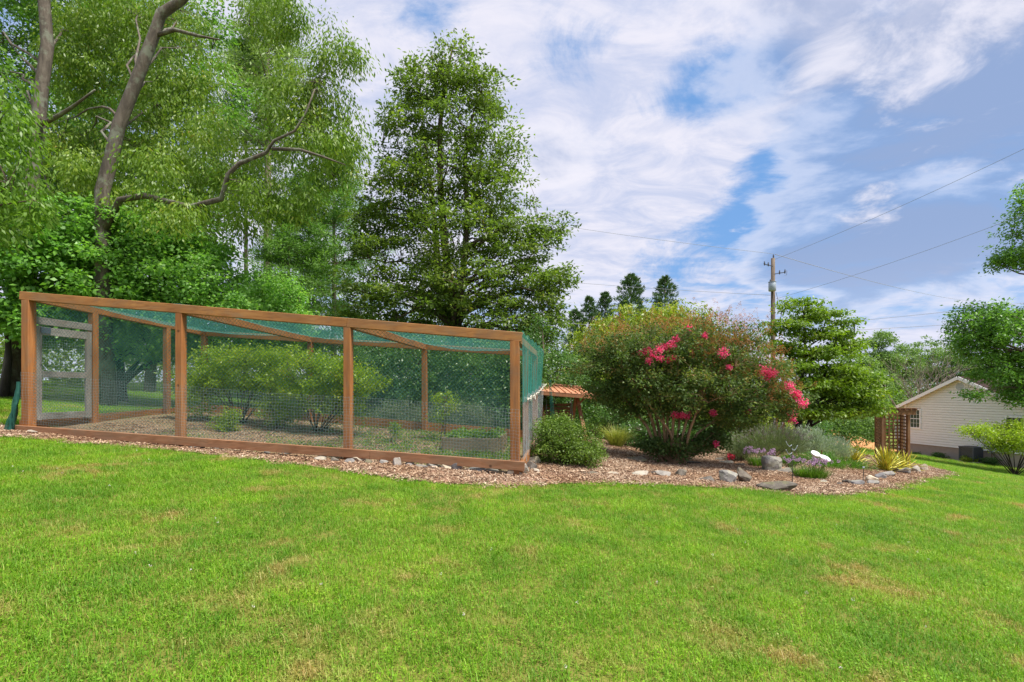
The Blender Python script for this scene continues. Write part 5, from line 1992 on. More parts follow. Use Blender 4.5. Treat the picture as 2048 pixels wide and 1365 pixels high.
yucca('smaller yellow-striped yucca at the left of the yucca pair', 1705, 929, 80, .58, 'yellow yuccas at the arbor')
yucca('largest yellow-striped yucca at the foot of the lattice arbor', 1772, 944, 120, .64, 'yellow yuccas at the arbor')
yucca('yellow-striped yucca leaning out at the right end of the bed', 1805, 940, 80, .52, 'yellow yuccas at the arbor')

bf = G(1462, 925)
t = thing('red_flower_plant', bf, 'little crimson flower at the left end of the lavender', 'flower')
q = 70
pp = np.array(bf[:]) + np.array([0, 0, .13]) + rand_unit(q) * np.array([.07, .06, .06])
quads_mesh('petals', leaf_verts(pp, rand_unit(q), rand_unit(q), np.full(q, .05), np.full(q, .04)), 4, rng.random(q), M['lf_red'], t)
m = MB()
m.tube([bf, bf + Vector((.01, 0, .06)), bf + Vector((0, 0, .13))], .006, 5)
m.build('stem', M['bark_brown'], t)


# ------------------------------------------------------------------ stones
def stone(label, px, py, w, h, mat='stone', dep=None, name='border_stone', group=None, sink=.25, rz=None, sub=3, rough=.22, cat='stone'):
    base = G(px, py)
    k = base.y / F_PX
    big = 1.0 if w > 36 or h > 20 else 1.16
    W, H = w * k * 1.06 * big, h * k * 1.18 * big
    D = dep if dep else W * .75
    bm = bmesh.new()
    bmesh.ops.create_icosphere(bm, subdivisions=sub, radius=.5)
    s = random.uniform(0, 100)
    planes = [(Vector((random.gauss(0, 1), random.gauss(0, 1), random.gauss(.15, .8))).normalized(), random.uniform(.25, .41)) for _ in range(0 if name == 'boulder' else 13)]
    from mathutils import noise as mn
    for v in bm.verts:
        p = v.co.copy()
        n = mn.noise(p * 2.2 + Vector((s, s, s))) * rough * 1.6 + mn.noise(p * 5.5 + Vector((s, 0, s))) * rough * .6
        # squarish facets
        q = Vector((math.copysign(abs(p.x * 2) ** .75, p.x), math.copysign(abs(p.y * 2) ** .75, p.y), math.copysign(abs(p.z * 2) ** .8, p.z))) * .5
        q = q * (1 + n)
        for pn, pd in planes:
            ex = q.dot(pn) - pd
            if ex > 0:
                q -= pn * ex
        v.co = q
        v.co.x *= W
        v.co.y *= D
        v.co.z *= H * (1 + sink)
    me = bpy.data.meshes.new(name)
    bm.to_mesh(me)
    bm.free()
    me.materials.append(M[mat])
    o = link(name, me)
    o.location = base + Vector((0, D * .25, H * (.5 - sink * .5)))
    o.rotation_euler = (random.uniform(-.15, .15), random.uniform(-.15, .15), rz if rz is not None else random.uniform(-.3, .3))
    return tag(o, label, cat, group)


ORD = ['first', 'second', 'third', 'fourth', 'fifth', 'sixth', 'seventh', 'eighth', 'ninth', 'tenth', 'eleventh', 'twelfth', 'thirteenth', 'fourteenth', 'fifteenth', 'sixteenth', 'seventeenth', 'eighteenth', 'nineteenth', 'twentieth']

# row along the front of the enclosure, counted from the right corner
row = [(985, 949, 26, 9, 'stone'), (955, 946, 34, 8, 'stone'), (914, 943, 22, 14, 'stone'), (891, 941, 20, 13, 'stone_pale'), (866, 939, 30, 9, 'stone'), (842, 938, 24, 8, 'stone'), (820, 934, 20, 8, 'stone_pale'),
       (793, 935, 20, 13, 'stone_pale'), (765, 931, 24, 9, 'stone'), (735, 930, 20, 10, 'stone_dark'), (716, 925, 30, 13, 'stone_pale'), (697, 927, 22, 9, 'stone'), (668, 926, 22, 8, 'stone_dark'), (640, 922, 30, 6, 'stone'),
       (568, 912, 22, 8, 'stone'), (532, 911, 16, 6, 'stone'), (435, 901, 22, 6, 'stone'), (388, 899, 26, 7, 'stone_pale'), (310, 888, 18, 5, 'stone'), (60, 868, 26, 6, 'stone')]
for i, (px, py, w, h, mt) in enumerate(row):
    stone(f'{ORD[i]} stone from the right in the row along the enclosure front', px, py, w, h, mt, group='stones along the enclosure front')
# pile at the corner
for lab, px, py, w, h, mt in (('left of two pale round stones at the right corner of the enclosure', 1021, 953, 17, 13, 'stone_pale'), ('right of two pale round stones at the right corner of the enclosure', 1034, 953, 17, 15, 'stone_pale'),
                              ('blue-grey rounded stone right of the pale pair at the corner', 1049, 949, 22, 16, 'stone'), ('brownish stone behind the blue-grey one in the corner pile', 1063, 941, 22, 13, 'stone_dark'),
                              ('large flat grey stone topping the corner pile', 1067, 929, 28, 14, 'stone'), ('small pale stone at the right foot of the corner pile', 1072, 947, 12, 9, 'stone_pale')):
    stone(lab, px, py, w, h, mt, name='corner_stone', group='stones piled at the enclosure corner')
# flat stones under and in front of the crape myrtle
for lab, px, py, w, h, mt in (('grey flat stone half sunk left of the two pale flagstones', 1180, 951, 34, 6, 'stone_dark'), ('short pale flagstone in front of the crape myrtle', 1228, 951, 24, 5, 'stone_pale'),
                              ('longer pale yellowish flagstone in front of the crape myrtle', 1280, 953, 34, 7, 'stone_pale'), ('grey half-buried stone right of the pale flagstones', 1322, 953, 36, 8, 'stone'),
                              ('dark knobbly stone in front of the crape myrtle stems', 1364, 955, 24, 12, 'stone_dark'), ('low grey slab on the lawn edge right of the myrtle', 1412, 965, 40, 8, 'stone_dark'),
                              ('dark flat stone in shade behind the myrtle foot', 1270, 925, 60, 8, 'stone_dark'), ('dark flat stone on the left of the myrtle foot', 1385, 930, 44, 7, 'stone_dark')):
    stone(lab, px, py, w, h, mt, name='flat_stone', group='flat stones near the crape myrtle', rough=.12)
stone('big sloping slate-coloured rock on the lawn edge left of the brown rock', 1457, 968, 46, 22, 'stone', name='rock', cat='rock')
stone('brown mossy rock with a hollow underside on the lawn edge', 1492, 968, 38, 24, 'stone_dark', name='rock', rough=.26, cat='rock')
stone('long low dark rock running along the lawn edge', 1555, 984, 84, 16, 'stone_dark', name='rock', dep=.35, rz=-.45, cat='rock')
stone('round pitted grey boulder beside the mauve flowers', 1547, 944, 38, 26, 'stone', name='boulder', rough=.26, cat='boulder')
stone('pale blue-grey flat slab leaning beside the round boulder', 1576, 947, 36, 8, 'stone', name='slab', dep=.18, rough=.08, cat='slab')
for i, (px, py, w, h, mt) in enumerate([(1850, 943, 20, 12, 'stone_pale'), (1836, 947, 18, 12, 'stone'), (1812, 950, 26, 11, 'stone'), (1798, 948, 18, 10, 'stone_dark'), (1780, 954, 26, 9, 'stone'), (1762, 960, 22, 10, 'stone'), (1745, 966, 24, 12, 'stone_pale'),
                                         (1753, 972, 24, 9, 'stone'), (1716, 972, 28, 8, 'stone'), (1700, 970, 18, 8, 'stone_dark'), (1682, 972, 16, 6, 'stone_dark'), (1650, 968, 16, 6, 'stone')]):
    stone(f'{ORD[i]} stone from the right in the curved row below the yuccas', px, py, w, h, mt, group='stones below the yuccas')
for i, (px, py, w, h, mt) in enumerate([(1462, 921, 16, 7, 'stone'), (1442, 923, 20, 6, 'stone_dark'), (1455, 929, 26, 6, 'stone'), (1482, 934, 26, 5, 'stone_dark')]):
    stone(['small grey stone behind the crimson flower', 'flat dark stone left of the crimson flower', 'flat grey stone in front of the crimson flower', 'thin dark stone right of the crimson flower'][i], px, py, w, h, mt, name='flat_stone')


# ------------------------------------------------------------------ ornaments
def ornament():
    c = P(1642, 912, 12.0)
    base = onground(1642, 12.0)
    t = thing('white_ornament', base, 'white garden ornament of two oval lobes among the green mat', 'ornament')

    def lobe(px, py, w, h, tilt):
        q = P(px, py, 11.35)
        k = 11.35 / F_PX
        bm = bmesh.new()
        bmesh.ops.create_uvsphere(bm, u_segments=20, v_segments=10, radius=.5)
        for v in bm.verts:
            x, y, z = v.co
            # dished upper face with a raised rim
            if z > 0:
                r = min(1, math.hypot(x, y) * 2)
                z = z * .25 + (.12 * r ** 3)
            v.co = Vector((x * w * k, y * .22, z * h * k * 1.5))
        bmesh.ops.rotate(bm, verts=bm.verts, cent=(0, 0, 0), matrix=__import__('mathutils').Matrix.Rotation(tilt, 3, 'Y') @ __import__('mathutils').Matrix.Rotation(.5, 3, 'X'))
        me = bpy.data.meshes.new('wing')
        bm.to_mesh(me)
        bm.free()
        me.polygons.foreach_set('use_smooth', [True] * len(me.polygons))
        me.materials.append(M['white_plastic'])
        o = link('wing', me, t)
        o.location = q - base
    lobe(1631, 908, 17, 7, .10)
    lobe(1650, 917, 21, 8, .28)
    m = MB()
    a = P(1643, 905, 11.95)
    m.tube([base + Vector((0, 0, -.1)), a + Vector((0, 0, -.05)), a + Vector((.01, 0, .05))], .012, 6)
    m.build('stake', M['wood_arbor'], t)


ornament()


def shepherd_hook():
    base = G(1586, 974)
    Y = base.y
    t = thing('garden_stake', base, 'thin iron garden stake with pale curled spinner arms', 'stake')
    m = MB()
    top = P(1583, 890, Y)
    m.tube([base + Vector((0, 0, -.1)), base.lerp(top, .5), top], .006, 6)
    m.build('rod', M['metal_black'], t)
    for px, py, s in ((1575, 888, -1), (1577, 904, -1), (1590, 896, 1)):
        m = MB()
        a = P(1583.5, py + 2, Y)
        pts = []
        for i in range(9):
            f = i / 8
            pts.append(a + Vector((s * .10 * f, 0, -.035 * math.sin(f * 3.4) + .05 * f * f)))
        m.tube(pts, [.007 * (1 - .5 * i / 8) for i in range(9)], 5)
        m.build('curl', M['metal_grey'], t, True)
    b2 = G(1726, 970)
    t = thing('garden_stake', b2, 'plain thin stake standing in front of the yuccas', 'stake')
    m = MB()
    tp = P(1727, 936, b2.y)
    m.tube([b2 + Vector((0, 0, -.1)), tp], .006, 6)
    m.build('rod', M['metal_black'], t)
    m = MB()
    m.box(tp + Vector((0, 0, .01)), (.05, .012, .03), .3)
    m.build('tag_plate', M['metal_grey'], t)


shepherd_hook()


def garden_posts():
    for lab, px, top, bot, w, mt, Y in (('pale grey post behind the lavender mound', 1548, 838, 880, 4, 'concrete', 18), ('orange-brown post beside the pale grey one behind the lavender', 1553, 838, 880, 4, 'wood_post', 18.2),
                                     ('short yellow marker post behind the lavender', 1527, 852, 880, 2.5, 'lf_ogras', 17), ('weathered brown post left of the dogwood bole', 1566, 838, 885, 5, 'wood_arbor', 18)):
        b_ = onground(px, Y)
        t = thing('garden_post', b_, lab, 'post', 'posts behind the lavender')
        m = MB()
        tp = P(px, top, Y)
        k = Y / F_PX
        m.beam(b_ + Vector((0, 0, -.1)), tp, w * k, w * k, (0, 1, 0), .004)
        m.build('shaft', M[mt], t)
        m = MB()
        m.box(tp + Vector((0, 0, .012)), (w * k * 1.25, w * k * 1.25, .024))
        m.build('cap', M[mt], t)


garden_posts()


# ------------------------------------------------------------------ garden swing with a metal roof
def build_swing():
    Y0 = 13.2
    base = onground(1135, Y0)
    t = thing('garden_swing', base, 'timber garden swing frame with a copper-coloured ribbed metal roof', 'swing')
    # roof ridge runs to the right and away; the near slope faces the camera
    A = P(1082, 782, Y0 - .25)         # near eave left
    B = P(1192, 791, Y0 - .05)         # near eave right
    Cc = P(1162, 776, Y0 + .85)        # ridge right
    D = P(1074, 768, Y0 + .65)         # ridge left
    n = 9
    for i in range(n):
        u0, u1 = i / n + .004, (i + 1) / n - .004
        m = MB()
        p = [A.lerp(B, u0), A.lerp(B, u1), D.lerp(Cc, u1), D.lerp(Cc, u0)]
        th = Vector((0, 0, -.012))
        m.hexa([q + th for q in p] + p)
        m.build('roof_panel', M['copper'], t)
        m = MB()
        e0, e1 = A.lerp(B, i / n), D.lerp(Cc, i / n)
        m.beam(e0 + Vector((0, 0, .012)), e1 + Vector((0, 0, .012)), .022, .03)
        m.build('roof_rib', M['copper'], t)
    # far slope
    nrm = Vector((0, .75, -.22))
    E1, F1 = D + nrm, Cc + nrm
    m = MB()
    p = [D, Cc, F1, E1]
    m.hexa([q + Vector((0, 0, -.014)) for q in p] + p)
    m.build('roof_panel', M['copper'], t)
    m = MB()
    m.tube([D + Vector((-.03, 0, .02)), Cc + Vector((.03, 0, .02))], .035, 8)
    m.build('ridge_cap', M['copper'], t)
    m = MB()
    m.beam(A + Vector((0, .02, -.06)), B + Vector((0, .02, -.06)), .03, .09)
    m.build('fascia', M['wood_swing'], t)
    for q0, q1 in ((A, D), (B, Cc), (D, E1), (Cc, F1)):
        m = MB()
        m.beam(q0 + Vector((0, .03, -.07)), q1 + Vector((0, -.03, -.07)), .04, .09)
        m.build('gable_rafter', M['wood_swing'], t)
    # A-frame legs left and right
    for (px, sx) in ((1078, -1), (1153, 1)):
        top = P(px, 790, Y0 + .45)
        for dy, dx in ((-.55, .20), (.75, -.10)):
            ft = top + Vector((dx, dy, 0))
            ft.z = gz(ft.x, ft.y) - .03
            m = MB()
            m.beam(ft, top + Vector((0, dy * .04, 0)), .09, .09, (1, 0, 0), .006)
            m.build('leg', M['wood_swing'], t)
        m = MB()
        a = top + Vector((0, -.35, -.02))
        m.beam(a + Vector((-sx * .02, 0, -.26)), a + Vector((sx * .26, .05, .02)), .05, .05, (0, 1, 0), .004)
        m.build('brace', M['wood_swing'], t)
    m = MB()
    m.beam(P(1070, 788, Y0 + .45), P(1168, 792, Y0 + .5), .09, .11, (0, 0, 1), .006)
    m.build('cross_beam', M['wood_swing'], t)
    # hanging bench
    zs = base.z + .45
    cx0, cx1 = P(1090, 0, Y0 + .45).x, P(1146, 0, Y0 + .45).x
    for i in range(5):
        m = MB()
        m.beam((cx0, Y0 + .25 + i * .1, zs), (cx1, Y0 + .25 + i * .1, zs), .08, .025)
        m.build('seat_slat', M['wood_swing'], t)
    for i in range(4):
        m = MB()
        m.beam((cx0, Y0 + .72 + i * .02, zs + .12 + i * .1), (cx1, Y0 + .72 + i * .02, zs + .12 + i * .1), .025, .08)
        m.build('back_slat', M['wood_swing'], t)
    for x in (cx0 + .04, cx1 - .04):
        m = MB()
        m.beam((x, Y0 + .2, zs - .03), (x, Y0 + .74, zs - .03), .05, .04)
        m.beam((x, Y0 + .72, zs - .03), (x, Y0 + .79, zs + .48), .04, .04, (1, 0, 0))
        m.build('bench_side', M['wood_swing'], t)
        for y in (Y0 + .22, Y0 + .74):
            m = MB()
            m.tube([(x, y, zs), (x, Y0 + .46, P(1100, 790, Y0 + .45).z)], .008, 5)
            m.build('chain', M['metal_grey'], t)


build_swing()


# ------------------------------------------------------------------ lattice arbor
def build_arbor():
    Y0 = 18.2
    c = P(1775, 900, Y0)
    gzc = gz(c.x, c.y)
    t = thing('lattice_arbor', (c.x, c.y, gzc), 'brown timber arbor with lattice sides at the right end of the bed', 'arbor')
    k = Y0 / F_PX
    xl, xr = P(1752, 0, Y0).x, P(1803, 0, Y0).x
    zt = P(0, 822, Y0).z
    yn, yf = Y0 - .30, Y0 + .30
    sh = -.24                      # the far pair stands a little to the right
    posts = [(xl, yn), (xr, yn), (xl - sh, yf), (xr - sh, yf)]
    for x, y in posts:
        m = MB()
        m.beam((x, y, gz(x, y) - .1), (x, y, zt), .095, .095, (0, 1, 0), .005)
        m.build('post', M['wood_arbor'], t)
    for y, s in ((yn - .06, 0), (yf + .06, -sh)):
        m = MB()
        m.beam((xl - .18 + s, y, zt - .05), (xr + .22 + s, y, zt - .05), .04, .16)
        m.build('beam', M['wood_arbor'], t)
    for i in range(7):
        f = i / 6
        x = xl - .12 + (xr - xl + .26) * f
        m = MB()
        m.beam((x, yn - .22, zt + .065), (x - sh * 1.2, yf + .22, zt + .065), .035, .06)
        m.build('top_slat', M['wood_arbor'], t)
    m = MB()
    m.beam((xl - .15, yn - .1, zt + .11), (xr + .35, yn - .1, zt + .11), .05, .025)
    m.build('top_slat', M['wood_arbor'], t)
    # lattice: side panels and back panel
    z0 = gzc + .15
    for (x0, y0_), (x1, y1_) in (((xl, yn), (xl - sh, yf)), ((xr, yn), (xr - sh, yf)), ((xl - sh, yf), (xr - sh, yf))):
        a, b2 = Vector((x0, y0_, 0)), Vector((x1, y1_, 0))
        L = (b2 - a).length
        d = (b2 - a) / L
        nr = Vector((-d.y, d.x, 0))
        nv = max(3, int(L / .15))
        for i in range(1, nv):
            p = a + d * (L * i / nv)
            m = MB()
            m.beam((p.x, p.y, z0), (p.x, p.y, zt - .2), .055, .016, tuple(nr))
            m.build('lattice_slat', M['wood_arbor'], t)
        for i in range(13):
            z = z0 + (zt - .2 - z0) * i / 12
            m = MB()
            p0, p1 = a + d * .05 + nr * .016, b2 - d * .05 + nr * .016
            m.beam((p0.x, p0.y, z), (p1.x, p1.y, z), .014, .045)
            m.build('lattice_slat', M['wood_arbor'], t)


build_arbor()


# ------------------------------------------------------------------ house
def build_house():
    O = Vector((28.4, 36.0, 0))
    d = Vector((.246, -1, 0)).normalized()          # along the gable, towards the camera
    inn = Vector((-d.y, d.x, 0))                    # into the house: away from the visible gable
    if inn.x < 0:
        inn = -inn
    Wd, Ln = 7.15, 12.0
    zb = EYE - .1365 * 36 - .25
    zf = EYE - .104 * 36                            # siding starts
    ze = EYE - .026 * 36 - .02                      # eave height
    half = Wd / 2
    pitch = .50
    za = ze + half * pitch
    t = thing('cream_house', (O + d * half + inn * Ln / 2) + Vector((0, 0, zb)), 'cream clapboard house with brown roof and tan foundation at the right', 'house')

    def W(s, i, z):
        q = O + d * s + inn * i
        return Vector((q.x, q.y, z))
    m = MB()
    m.hexa([W(0.03, .03, zb - .8), W(Wd - .03, .03, zb - .8), W(Wd - .03, Ln, zb - .8), W(.03, Ln, zb - .8),
            W(.03, .03, zf), W(Wd - .03, .03, zf), W(Wd - .03, Ln, zf), W(.03, Ln, zf)])
    m.build('foundation', M['foundation'], t)
    # clapboards on the gable: each course stands proud with a shadow gap above it
    ex = .165
    nb = int((za - zf) / ex) + 1
    m = MB()

    def span(z):
        if z <= ze:
            return 0, Wd
        o = (z - ze) / pitch
        return min(o, half), max(Wd - o, half)
    for i in range(nb):
        z0, z1 = zf + i * ex, min(zf + i * ex + .134, za - .04)
        if z1 <= z0:
            break
        a0, b0_ = span(z0)
        a1, b1 = span(z1)
        m.add([W(a0, -.060, z0), W(b0_, -.060, z0), W(b1, -.035, z1), W(a1, -.035, z1)], [(0, 1, 2, 3)])
        m.add([W(a0, .030, z0), W(b0_, .030, z0), W(b0_, -.060, z0), W(a0, -.060, z0)], [(0, 1, 2, 3)])
        m.add([W(a1, -.035, z1), W(b1, -.035, z1), W(b1, .030, z1), W(a1, .030, z1)], [(0, 1, 2, 3)])
    o = m.build('clapboards', M['siding'], t)
    o['kind'] = 'stuff'
    m = MB()
    m.add([W(0, .034, zf), W(Wd, .034, zf), W(Wd, .034, ze), W(half, .034, za - .03), W(0, .034, ze)], [(0, 1, 2, 3, 4)])
    m.add([W(0, -.05, zf), W(0, Ln, zf), W(0, Ln, ze), W(0, -.05, ze)], [(0, 1, 2, 3)])
    m.add([W(Wd, -.05, zf), W(Wd, Ln, zf), W(Wd, Ln, ze), W(Wd, -.05, ze)], [(0, 1, 2, 3)])
    m.add([W(0, Ln, zf), W(Wd, Ln, zf), W(Wd, Ln, ze), W(half, Ln, za - .03), W(0, Ln, ze)], [(0, 1, 2, 3, 4)])
    m.build('wall', M['siding'], t)
    ov, oe = .34, .45
    for s in (0, 1):
        e = -oe if s == 0 else Wd + oe
        zz = ze - oe * pitch
        m = MB()
        p = [W(e, -ov, zz), W(half, -ov, za), W(half, Ln + ov, za), W(e, Ln + ov, zz)]
        up = Vector((0, 0, .10))
        m.hexa([q + Vector((0, 0, .05)) for q in p] + [q + up for q in p])
        m.build('roof_slope', M['shingle'], t)
        m = MB()
        m.hexa([q + Vector((0, 0, .012)) for q in p] + [q + Vector((0, 0, .045)) for q in p])
        m.build('soffit', M['soffit'], t)
        m = MB()
        q0, q1 = W(e, -ov - .02, zz + .0), W(half + (-.01 if s == 0 else .01), -ov - .02, za + .0)
        m.beam(q0, q1, .035, .20)
        m.build('rake_board', M['trim_white'], t)
        m = MB()
        m.beam(W(e, -ov, zz + .02), W(e, Ln + ov, zz + .02), .10, .12)
        m.build('gutter', M['trim_white'], t)
    for s in (-.012, Wd + .012):
        m = MB()
        m.beam(W(s, -.05, zf - .02), W(s, -.05, ze - .05), .13, .10, tuple(inn))
        m.build('corner_trim', M['trim_white'], t)
    m = MB()
    m.tube([W(-.10, -.02, zb - .2), W(-.10, -.02, zf), W(-.10, -.02, ze - .2)], .05, 8)
    m.build('downpipe', M['trim_white'], t)

    def window(s0, s1, z0, z1, ncol, nrow, lab=None):
        w = bpy.data.objects.new('window', None)
        COL.objects.link(w)
        w.parent = t
        w.location = W((s0 + s1) / 2, 0, z0) - t.location
        if lab:
            w['label'] = lab
        for nm, a, b2, c_, d_ in (('frame', s0 - .08, s0, z0 - .08, z1 + .08), ('frame', s1, s1 + .08, z0 - .08, z1 + .08), ('frame', s0, s1, z1, z1 + .08), ('frame', s0, s1, z0 - .08, z0)):
            m = MB()
            m.hexa([W(a, -.11, c_), W(b2, -.11, c_), W(b2, .02, c_), W(a, .02, c_), W(a, -.11, d_), W(b2, -.11, d_), W(b2, .02, d_), W(a, .02, d_)])
            m.build(nm, M['trim_white'], w)
        zm = (z0 + z1) / 2
        for c_, d_ in ((z0, zm - .02), (zm + .02, z1)):
            m = MB()
            m.hexa([W(s0, -.074, c_), W(s1, -.074, c_), W(s1, -.068, c_), W(s0, -.068, c_), W(s0, -.074, d_), W(s1, -.074, d_), W(s1, -.068, d_), W(s0, -.068, d_)])
            m.build('pane', M['glass'], w)
        m = MB()
        m.hexa([W(s0, -.09, zm - .02), W(s1, -.09, zm - .02), W(s1, -.068, zm - .02), W(s0, -.068, zm - .02), W(s0, -.09, zm + .02), W(s1, -.09, zm + .02), W(s1, -.068, zm + .02), W(s0, -.068, zm + .02)])
        m.build('meeting_rail', M['trim_white'], w)
        m = MB()
        for i in range(1, ncol):
            s = s0 + (s1 - s0) * i / ncol
            for c_, d_ in ((z0, zm - .02), (zm + .02, z1)):
                m.beam(W(s, -.08, c_), W(s, -.08, d_), .012, .012, tuple(inn))
        for i in range(1, nrow):
            for c_, d_ in ((z0, zm - .02), (zm + .02, z1)):
                z = c_ + (d_ - c_) * i / nrow
                m.beam(W(s0, -.0805, z), W(s1, -.0805, z), .012, .012)
        m.build('muntins', M['trim_white'], w)

    def s_at(px):
        r = (px - CX) / F_PX
        return (r * O.y - O.x) / (d.x - r * d.y)

    def z_at(px, py):
        y = O.y + d.y * s_at(px)
        return EYE + (HOR - py) / F_PX * y
    window(s_at(1823), s_at(1841), z_at(1832, 855), z_at(1832, 820.5), 3, 2, 'small double-hung window near the left corner')
    window(s_at(2015), s_at(2062), z_at(2030, 876), z_at(2030, 836), 4, 2, 'wider window behind the small tree')
    # round louvred gable vent
    sv_, zv = s_at(1921), z_at(1921, 774)
    vent = bpy.data.objects.new('gable_vent', None)
    COL.objects.link(vent)
    vent.parent = t
    vent.location = W(sv_, 0, zv) - t.location
    m = MB()
    m.tube([W(sv_, .0, zv), W(sv_, -.055, zv)], .29, 24)
    m.build('ring', M['trim_white'], vent)
    m = MB()
    for i in range(7):
        z = zv - .21 + i * .07
        h = math.sqrt(max(.02, .25 ** 2 - (z - zv) ** 2))
        m.beam(W(sv_ - h, -.06, z), W(sv_ + h, -.06, z), .02, .045)
    m.build('louvres', M['metal_grey'], vent)
    # side porch seen past the corner
    m = MB()
    for i in range(5):
        m.beam(W(-1.0, .6 + i * .5, zb + .1), W(-1.0, .6 + i * .5, zb + 1.15), .07, .07, tuple(inn))
    for z in (zb + .2, zb + .5, zb + .8, zb + 1.15):
        m.beam(W(-1.0, .5, z), W(-1.0, 2.7, z), .05, .07)
    m.build('porch_railing', M['trim_white'], t)
    m = MB()
    m.hexa([W(-1.5, .8, zf + .1), W(-.15, .8, zf + .1), W(-.15, .9, zf + .1), W(-1.5, .9, zf + .1), W(-1.5, .8, zf + 1.6), W(-.15, .8, zf + 1.6), W(-.15, .9, zf + 1.6), W(-1.5, .9, zf + 1.6)])
    m.build('porch_screen', M['metal_grey'], t)
    # meter box and pipes at the foundation
    m = MB()
    a = s_at(1985)
    m.beam(W(a, -.08, zf - .1), W(a, -.08, zf + .25), .16, .10, tuple(inn))
    m.build('meter_box', M['metal_grey'], t)
    m = MB()
    m.tube([W(a, -.06, zf - .1), W(a + .02, -.06, zb + .2), W(a - .9, -.06, zb + .12), W(a - 1.7, -.08, zb + .15)], .02, 6)
    m.build('conduit', M['wood_arbor'], t)
    # air conditioner on its pad
    sa = s_at(1962)
    q = W(sa, -.85, 0)
    gz_ = gz(q.x, q.y)
    pad = MB()
    ry = math.atan2(d.y, d.x)
    pad.box((q.x, q.y, gz_ + .04), (1.05, 1.05, .14), ry)
    o = pad.build('concrete_pad', M['concrete'])
    tag(o, 'low concrete pad under the dark air conditioner', 'pad')
    ac = thing('air_conditioner', (q.x, q.y, gz_ + .12), 'dark slatted air conditioner standing against the house foundation', 'air conditioner')
    m = MB()
    m.box((q.x, q.y, gz_ + .57), (.72, .72, .80), ry)
    m.build('coil_core', M['metal_black'], ac)
    for i in range(13):
        m = MB()
        m.box((q.x, q.y, gz_ + .20 + i * .0625), (.78, .78, .032), ry)
        m.build('louvre', M['metal_dark'], ac)
    m = MB()
    m.box((q.x, q.y, gz_ + 1.005), (.86, .86, .05), ry)
    m.build('lid', M['metal_dark'], ac)
    m = MB()
    m.box((q.x, q.y, gz_ + .145), (.80, .80, .05), ry)
    m.build('base_tray', M['metal_dark'], ac)
    for sx in (-1, 1):
        for sy in (-1, 1):
            m = MB()
            p = Vector((q.x, q.y, 0)) + d * (.385 * sx) + inn * (.385 * sy)
            m.box((p.x, p.y, gz_ + .57), (.05, .05, .82), ry)
            m.build('corner_post', M['metal_dark'], ac)
    m = MB()
    m.tube([(q.x, q.y, gz_ + 1.032), (q.x, q.y, gz_ + 1.05)], .33, 20)
    m.build('fan_guard', M['metal_black'], ac)
    # small plants at the foot of the wall
    for lab, px, r, n in (('tiny dark plant at the foundation left of the bush', 1845, .22, 16), ('small sparse bush at the foundation left of the air conditioner', 1893, .36, 26), ('yellow-green low bush right of the air conditioner', 1967, .34, 40), ('low dark groundcover bush at the foot of the small tree', 1995, .45, 40)):
        q = W(s_at(px), -.6 if px != 1967 else -1.2, 0)
        bz = gz(q.x, q.y)
        base = Vector((q.x, q.y, bz))
        ell = [(base + Vector((0, 0, r * .6)), (r, r * .8, r * .6))]
        tr = [([base, base + Vector((random.uniform(-r, r) * .6, random.uniform(-r, r) * .4, r * .8))], [.014, .005]) for _ in range(5)]
        tree('foundation_plant', lab, 'shrub', tr, ell, n, 34, .14, .09, .045, 'lf_yellow' if px == 1967 else 'lf_hedge', 'bark_brown', nl=0, crown='leaves', twig=.004, sides=5)


build_house()


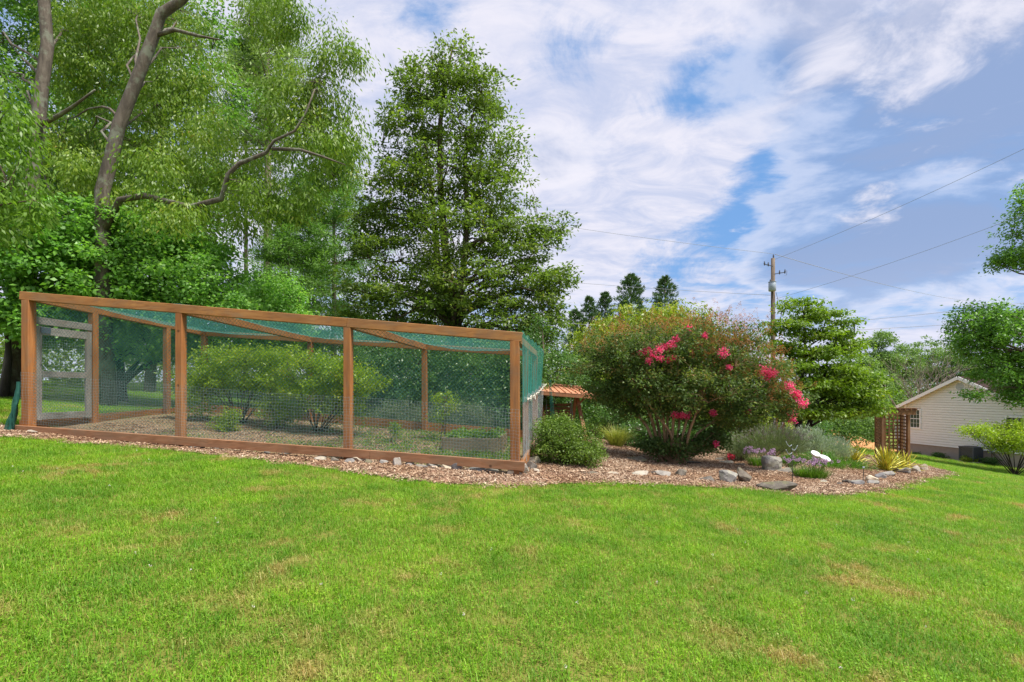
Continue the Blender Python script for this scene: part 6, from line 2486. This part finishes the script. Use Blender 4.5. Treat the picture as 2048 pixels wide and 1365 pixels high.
# ------------------------------------------------------------------ utility pole and wires
def build_pole():
    Y = 34.0
    base = onground(1546, Y)
    top = P(1546, 517, Y)
    t = thing('utility_pole', base, 'wooden utility pole with a grey transformer rising behind the crape myrtle', 'pole')
    m = MB()
    m.tube([base + Vector((0, 0, -.2)), base.lerp(top, .5), top], [.17, .15, .125], 12)
    m.build('shaft', M['pole_wood'], t, True)
    m = MB()
    c = P(1544.5, 574, Y - .3)
    m.tube([c + Vector((0, 0, -.30)), c + Vector((0, 0, -.26)), c + Vector((0, 0, .26)), c + Vector((0, 0, .30))], [.20, .235, .235, .20], 16)
    tr = m.build('transformer', M['metal_grey'], t, True)
    m = MB()
    m.tube([c + Vector((0, 0, .302)), c + Vector((0, 0, .335))], .25, 16)
    m.build('transformer_lid', M['metal_grey'], t)
    m = MB()
    m.tube([c + Vector((-.12, 0, .33)), c + Vector((-.12, 0, .42)), c + Vector((-.12, 0, .50))], [.05, .06, .03], 8)
    m.build('bushing', M['metal_dark'], t)
    m = MB()
    m.tube([top + Vector((.03, 0, -.05)), top + Vector((.03, 0, .16)), top + Vector((.03, 0, .26))], [.04, .05, .03], 8)
    m.build('pin_insulator', M['metal_dark'], t)
    for sgn, py, px_end in ((-1, 533, 1529), (1, 549, 1570)):
        m = MB()
        a = P(1546, py, Y - .1)
        e = P(px_end, py - 4, Y - .1)
        m.beam(a, e, .05, .05)
        m.build('bracket_arm', M['metal_dark'], t)
        for f in (.55, 1.0):
            q = a.lerp(e, f)
            m = MB()
            m.tube([q + Vector((0, 0, -.08)), q + Vector((0, 0, .05)), q + Vector((0, 0, .20))], [.03, .055, .025], 7)
            m.build('insulator', M['metal_dark'], t)
    m = MB()
    q = P(1571, 546, Y - .1)
    m.tube([q + Vector((-.05, 0, -.18)), q + Vector((.07, 0, -.16)), q + Vector((.10, 0, .12)), q + Vector((-.02, 0, .16)), q + Vector((-.08, 0, -.05))], .014, 5)
    m.build('cutout', M['metal_dark'], t)
    m = MB()
    m.tube([P(1552, 585, Y - .15), P(1556, 600, Y - .3), P(1552, 612, Y - .15)], .015, 5)
    m.build('drop_lead', M['metal_black'], t)


build_pole()


def wire(label, a, b, sag, r=.02, mat='wire_line'):
    a, b = Vector(a), Vector(b)
    pts = []
    for i in range(17):
        f = i / 16
        p = a.lerp(b, f)
        p.z -= sag * 4 * f * (1 - f)
        pts.append(p)
    m = MB()
    m.tube([p - a for p in pts], r * .62, 5)
    o = m.build('overhead_wire', M[mat])
    o.location = a
    tag(o, label, 'wire', 'overhead wires')


wire('overhead wire from the pole top leftward behind the conical tree', P(880, 410, 44), P(1546, 508, 34), .25)
wire('steep overhead wire from the pole top up to the upper right edge', P(1550, 519, 34), P(2300, 175, 19), .25, .015)
wire('overhead wire from below the transformer up towards the right edge', P(1552, 598, 34), P(2300, 330, 20), .3, .015)
wire('faint low overhead wire from the transformer leftward', P(880, 540, 46), P(1541, 591, 34), .2)
wire('faint overhead wire from the pole top sinking away to the right', P(1550, 509, 34), P(1960, 604, 90), .6, .03)
wire('upper of two dark wires right of the dogwood crown', P(1560, 655, 40), P(2100, 600, 34), .12, .024)
wire('lower of two dark wires right of the dogwood crown', P(1560, 668, 40), P(2300, 622, 32), .10, .024)
wire('low wire crossing in front of the small left cedar', P(1040, 640, 36), P(1330, 658, 34), .05, .018, 'wire_pale')
wire('pale wire crossing under the pines above the enclosure', P(380, 485, 21), P(900, 632, 18.5), .05, .012, 'wire_pale')
